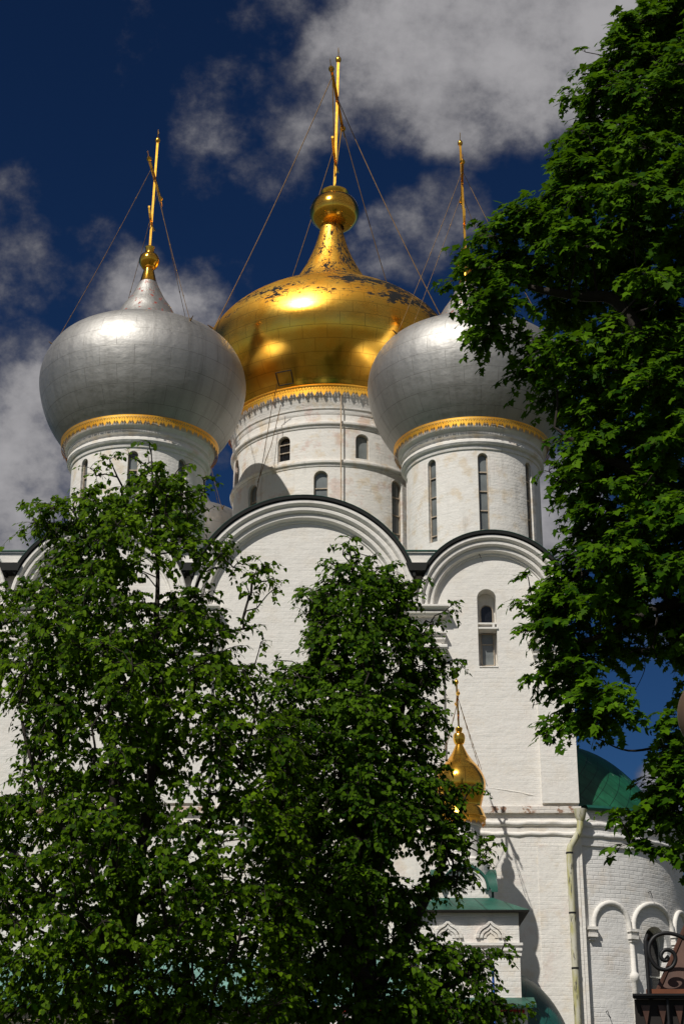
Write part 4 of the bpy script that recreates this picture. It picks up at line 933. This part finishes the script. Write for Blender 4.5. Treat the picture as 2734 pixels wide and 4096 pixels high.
tree('linden_tree', 'tall loose linden tree with two dark stems covering the left of the white wall', 'linden', O_LEFT,
     [[(-40, 1640), (22, 1600), (34, 1700), (20, 1790), (-40, 1800)], [(505, 1335), (560, 1345), (570, 1380), (520, 1400)], [(395, 1770), (440, 1740), (450, 1790), (410, 1810)], [(470, 1905), (500, 1880), (520, 1910), (480, 1935)], [(345, 1900), (395, 1880), (400, 1915), (350, 1930)]], 18.5, 1.5,
     [[(288, 2900, 0, .15), (286, 2500, 0, .12), (286, 2280, 0, .10), (292, 2150, .05, .085), (318, 1990, .1, .068), (332, 1900, .1, .06), (348, 1760, 0, .05), (354, 1600, -.1, .04), (358, 1450, 0, .032), (362, 1300, .1, .022), (352, 1130, .1, .014), (347, 1030, .1, .006)],
      [(286, 2200, 0, .08), (268, 2060, -.2, .066), (264, 1900, -.3, .058), (259, 1740, -.3, .046), (248, 1560, -.2, .034), (225, 1400, -.1, .022), (200, 1240, 0, .012)],
      [(300, 2100, .2, .06), (380, 2010, .4, .045), (450, 1930, .5, .036), (500, 1860, .5, .026), (560, 1740, .4, .017), (590, 1620, .3, .012)],
      [(270, 2080, -.3, .05), (190, 1960, -.6, .035), (110, 1840, -.7, .024), (60, 1700, -.6, .02), (40, 1560, -.5, .01)]],
     .335, .34, 11, .033, .058, M_LINDEN, 3, .30, .25, .30,
     [(345, 1012), (426, 1062), (486, 1098), (252, 1056), (205, 1075), (175, 1142), (130, 1155), (85, 1165), (64, 1175), (50, 1220), (100, 1200), (128, 1222), (630, 1328), (608, 1302), (585, 1318), (560, 1300), (632, 1352), (598, 1470), (580, 1440), (590, 1395), (560, 1345), (520, 1245), (478, 1170), (640, 1560), (600, 1545), (300, 1050), (368, 1060), (160, 1160), (220, 1090), (470, 1130), (555, 1425), (575, 1360), (400, 1120), (330, 1080), (280, 1120), (440, 1200), (380, 1180), (310, 1180), (240, 1170), (500, 1260), (420, 1260), (350, 1230)], .34)
O_MID = [(800, 1228), (782, 1238), (806, 1285), (855, 1268), (878, 1302), (958, 1322), (974, 1372), (944, 1392), (958, 1432), (1042, 1386), (1022, 1432), (998, 1495), (1066, 1530), (1005, 1558), (998, 1600), (1022, 1655), (1004, 1702), (1012, 1752), (1036, 1792), (1108, 1812), (1056, 1842), (1062, 1900),
         (1138, 1940), (1108, 1972), (1066, 1958), (1088, 2012), (1056, 2070), (1020, 2085), (1040, 2150), (1150, 2155), (1166, 2195), (1126, 2240), (1162, 2290), (1214, 2312), (1212, 2380), (600, 2380), (600, 1700), (585, 1640), (600, 1570), (650, 1505), (692, 1522), (684, 1462), (702, 1420), (682, 1375), (742, 1338), (738, 1290), (792, 1262)]
tree('linden_tree', 'dense pointed linden tree in front of the middle gable, left of the small gold cupola', 'linden', O_MID,
     [[(985, 2050), (1060, 2100), (1040, 2150), (990, 2130)], [(925, 1960), (960, 1950), (970, 2010), (930, 2010)]], 21.0, 1.5,
     [[(846, 2900, 0, .20), (842, 2500, 0, .17), (838, 2250, 0, .14), (834, 2000, 0, .115), (830, 1800, 0, .09), (828, 1650, 0, .065), (826, 1500, 0, .045), (815, 1370, 0, .025), (802, 1260, 0, .008)],
      [(838, 2150, 0, .10), (872, 1900, .2, .075), (905, 1720, .3, .055), (930, 1580, .3, .035), (965, 1440, .2, .015)],
      [(834, 2050, -.1, .09), (800, 1850, -.3, .07), (775, 1700, -.4, .05), (760, 1560, -.3, .03), (740, 1420, -.2, .012)],
      [(842, 2300, .1, .10), (940, 2130, .2, .07), (1010, 1990, .2, .045), (1060, 1850, .1, .02)],
      [(842, 2360, .1, .09), (980, 2290, .0, .06), (1080, 2230, -.1, .035), (1150, 2180, -.1, .015)],
      [(840, 2260, -.2, .10), (760, 2080, -.5, .07), (690, 1900, -.6, .045), (640, 1720, -.5, .02)]],
     .315, .32, 12, .033, .060, M_LINDEN2, 8, .30, .25, .34,
     [(800, 1236), (786, 1246), (812, 1262), (852, 1276), (878, 1308), (740, 1300), (760, 1290), (692, 1362), (712, 1355), (694, 1455), (700, 1400), (1036, 1392), (1012, 1404), (990, 1425), (976, 1335), (955, 1330), (1062, 1532), (1036, 1524), (1010, 1535), (1012, 1562), (1020, 1655), (1002, 1610), (1104, 1814), (1080, 1808), (1058, 1800), (1132, 1940), (1112, 1930), (1104, 1966), (1082, 2012), (1156, 2168), (1160, 2198), (1130, 2180), (1205, 2312), (1180, 2300), (642, 1512), (620, 1545), (680, 1520), (905, 1690), (940, 1650), (980, 1640), (960, 1720), (890, 1640)])
O_MAP = [(1800, -260), (1560, -120), (1470, -20), (1432, 30), (1400, 70), (1345, 112), (1340, 170), (1312, 205), (1300, 262), (1272, 312), (1280, 372), (1238, 440), (1212, 474), (1150, 480), (1122, 520), (1062, 568), (1032, 640), (1058, 682), (1076, 770), (1130, 795), (1170, 802), (1186, 880), (1240, 932), (1300, 960), (1268, 1010), (1262, 1080), (1270, 1150), (1310, 1205), (1275, 1258), (1218, 1312), (1200, 1380), (1222, 1432),
         (1226, 1500), (1242, 1605), (1272, 1684), (1332, 1722), (1400, 1742), (1455, 1790), (1468, 1820), (1410, 1858), (1438, 1945), (1485, 1950), (1528, 1925), (1545, 2010), (1600, 2060), (1800, 2060)]
tree('maple_tree', 'big broad leaved maple tree filling the right edge against the sky', 'maple', O_MAP,
     [[(1425, 1510), (1475, 1465), (1525, 1460), (1535, 1560), (1495, 1640), (1445, 1625)], [(1490, 395), (1640, 370), (1640, 425), (1520, 445)], [(1200, 620), (1240, 640), (1238, 740), (1205, 740)], [(1330, 690), (1420, 700), (1390, 745), (1335, 742)], [(1430, 1725), (1480, 1725), (1470, 1765)]], 19.5, 2.0,
     [[(1760, 3000, .6, .34), (1750, 2500, .6, .31), (1745, 2000, .5, .28), (1740, 1500, .4, .25), (1735, 1000, .2, .20), (1720, 600, .1, .15), (1700, 250, 0, .09), (1660, -60, 0, .03)],
      [(1735, 1050, .2, .14), (1600, 830, 0, .11), (1500, 800, -.2, .095), (1410, 690, -.2, .08), (1330, 680, -.2, .065), (1240, 665, -.2, .045), (1160, 640, -.1, .028), (1080, 630, 0, .012)],
      [(1720, 620, .1, .12), (1568, 395, .2, .07), (1520, 460, .2, .06), (1480, 520, .1, .05), (1400, 560, 0, .04), (1330, 480, 0, .025), (1300, 350, 0, .012)],
      [(1740, 1500, .4, .14), (1620, 1380, .2, .09), (1510, 1395, .1, .06), (1420, 1440, 0, .045), (1330, 1470, 0, .03), (1260, 1440, 0, .012)],
      [(1740, 1400, .4, .14), (1600, 1180, .1, .1), (1450, 1080, -.2, .07), (1330, 1020, -.3, .04), (1270, 980, -.3, .015)],
      [(1745, 1900, .5, .07), (1640, 1740, .5, .04), (1545, 1712, .4, .022), (1440, 1722, .2, .012), (1360, 1690, 0, .006)],
      [(1506, 1399, .1, .02), (1503, 1440, .1, .012), (1495, 1480, .1, .009), (1470, 1490, .1, .006), (1452, 1476, .1, .003)], [(1495, 1480, .1, .008), (1508, 1512, .1, .006), (1524, 1534, .1, .003)],
      [(1470, 1488, .1, .007), (1478, 1530, .1, .005), (1464, 1568, .1, .004), (1448, 1592, .1, .002)], [(1545, 1420, .1, .012), (1548, 1470, .1, .007), (1540, 1500, .1, .004), (1528, 1512, .1, .002)],
      [(1470, 1490, .1, .006), (1440, 1500, .1, .004), (1425, 1530, .1, .002)],
      [(1700, 260, 0, .08), (1600, 180, .1, .05), (1500, 130, .1, .03), (1420, 110, 0, .012)]],
     .49, .46, 19, .047, .088, M_MAPLE, 21, .30, .30, .55,
     [(1062, 575), (1040, 640), (1072, 610), (1122, 528), (1090, 770), (1110, 780), (1152, 488), (1190, 488), (1210, 1320), (1208, 1380), (1225, 1450), (1235, 1560), (1260, 1660), (1412, 1860), (1432, 1900), (1446, 1940), (1490, 1945), (1340, 170), (1312, 215), (1285, 320), (1345, 118), (1436, 34), (1256, 1080), (1262, 1020)])
# bare twigs hanging in the gap of the maple
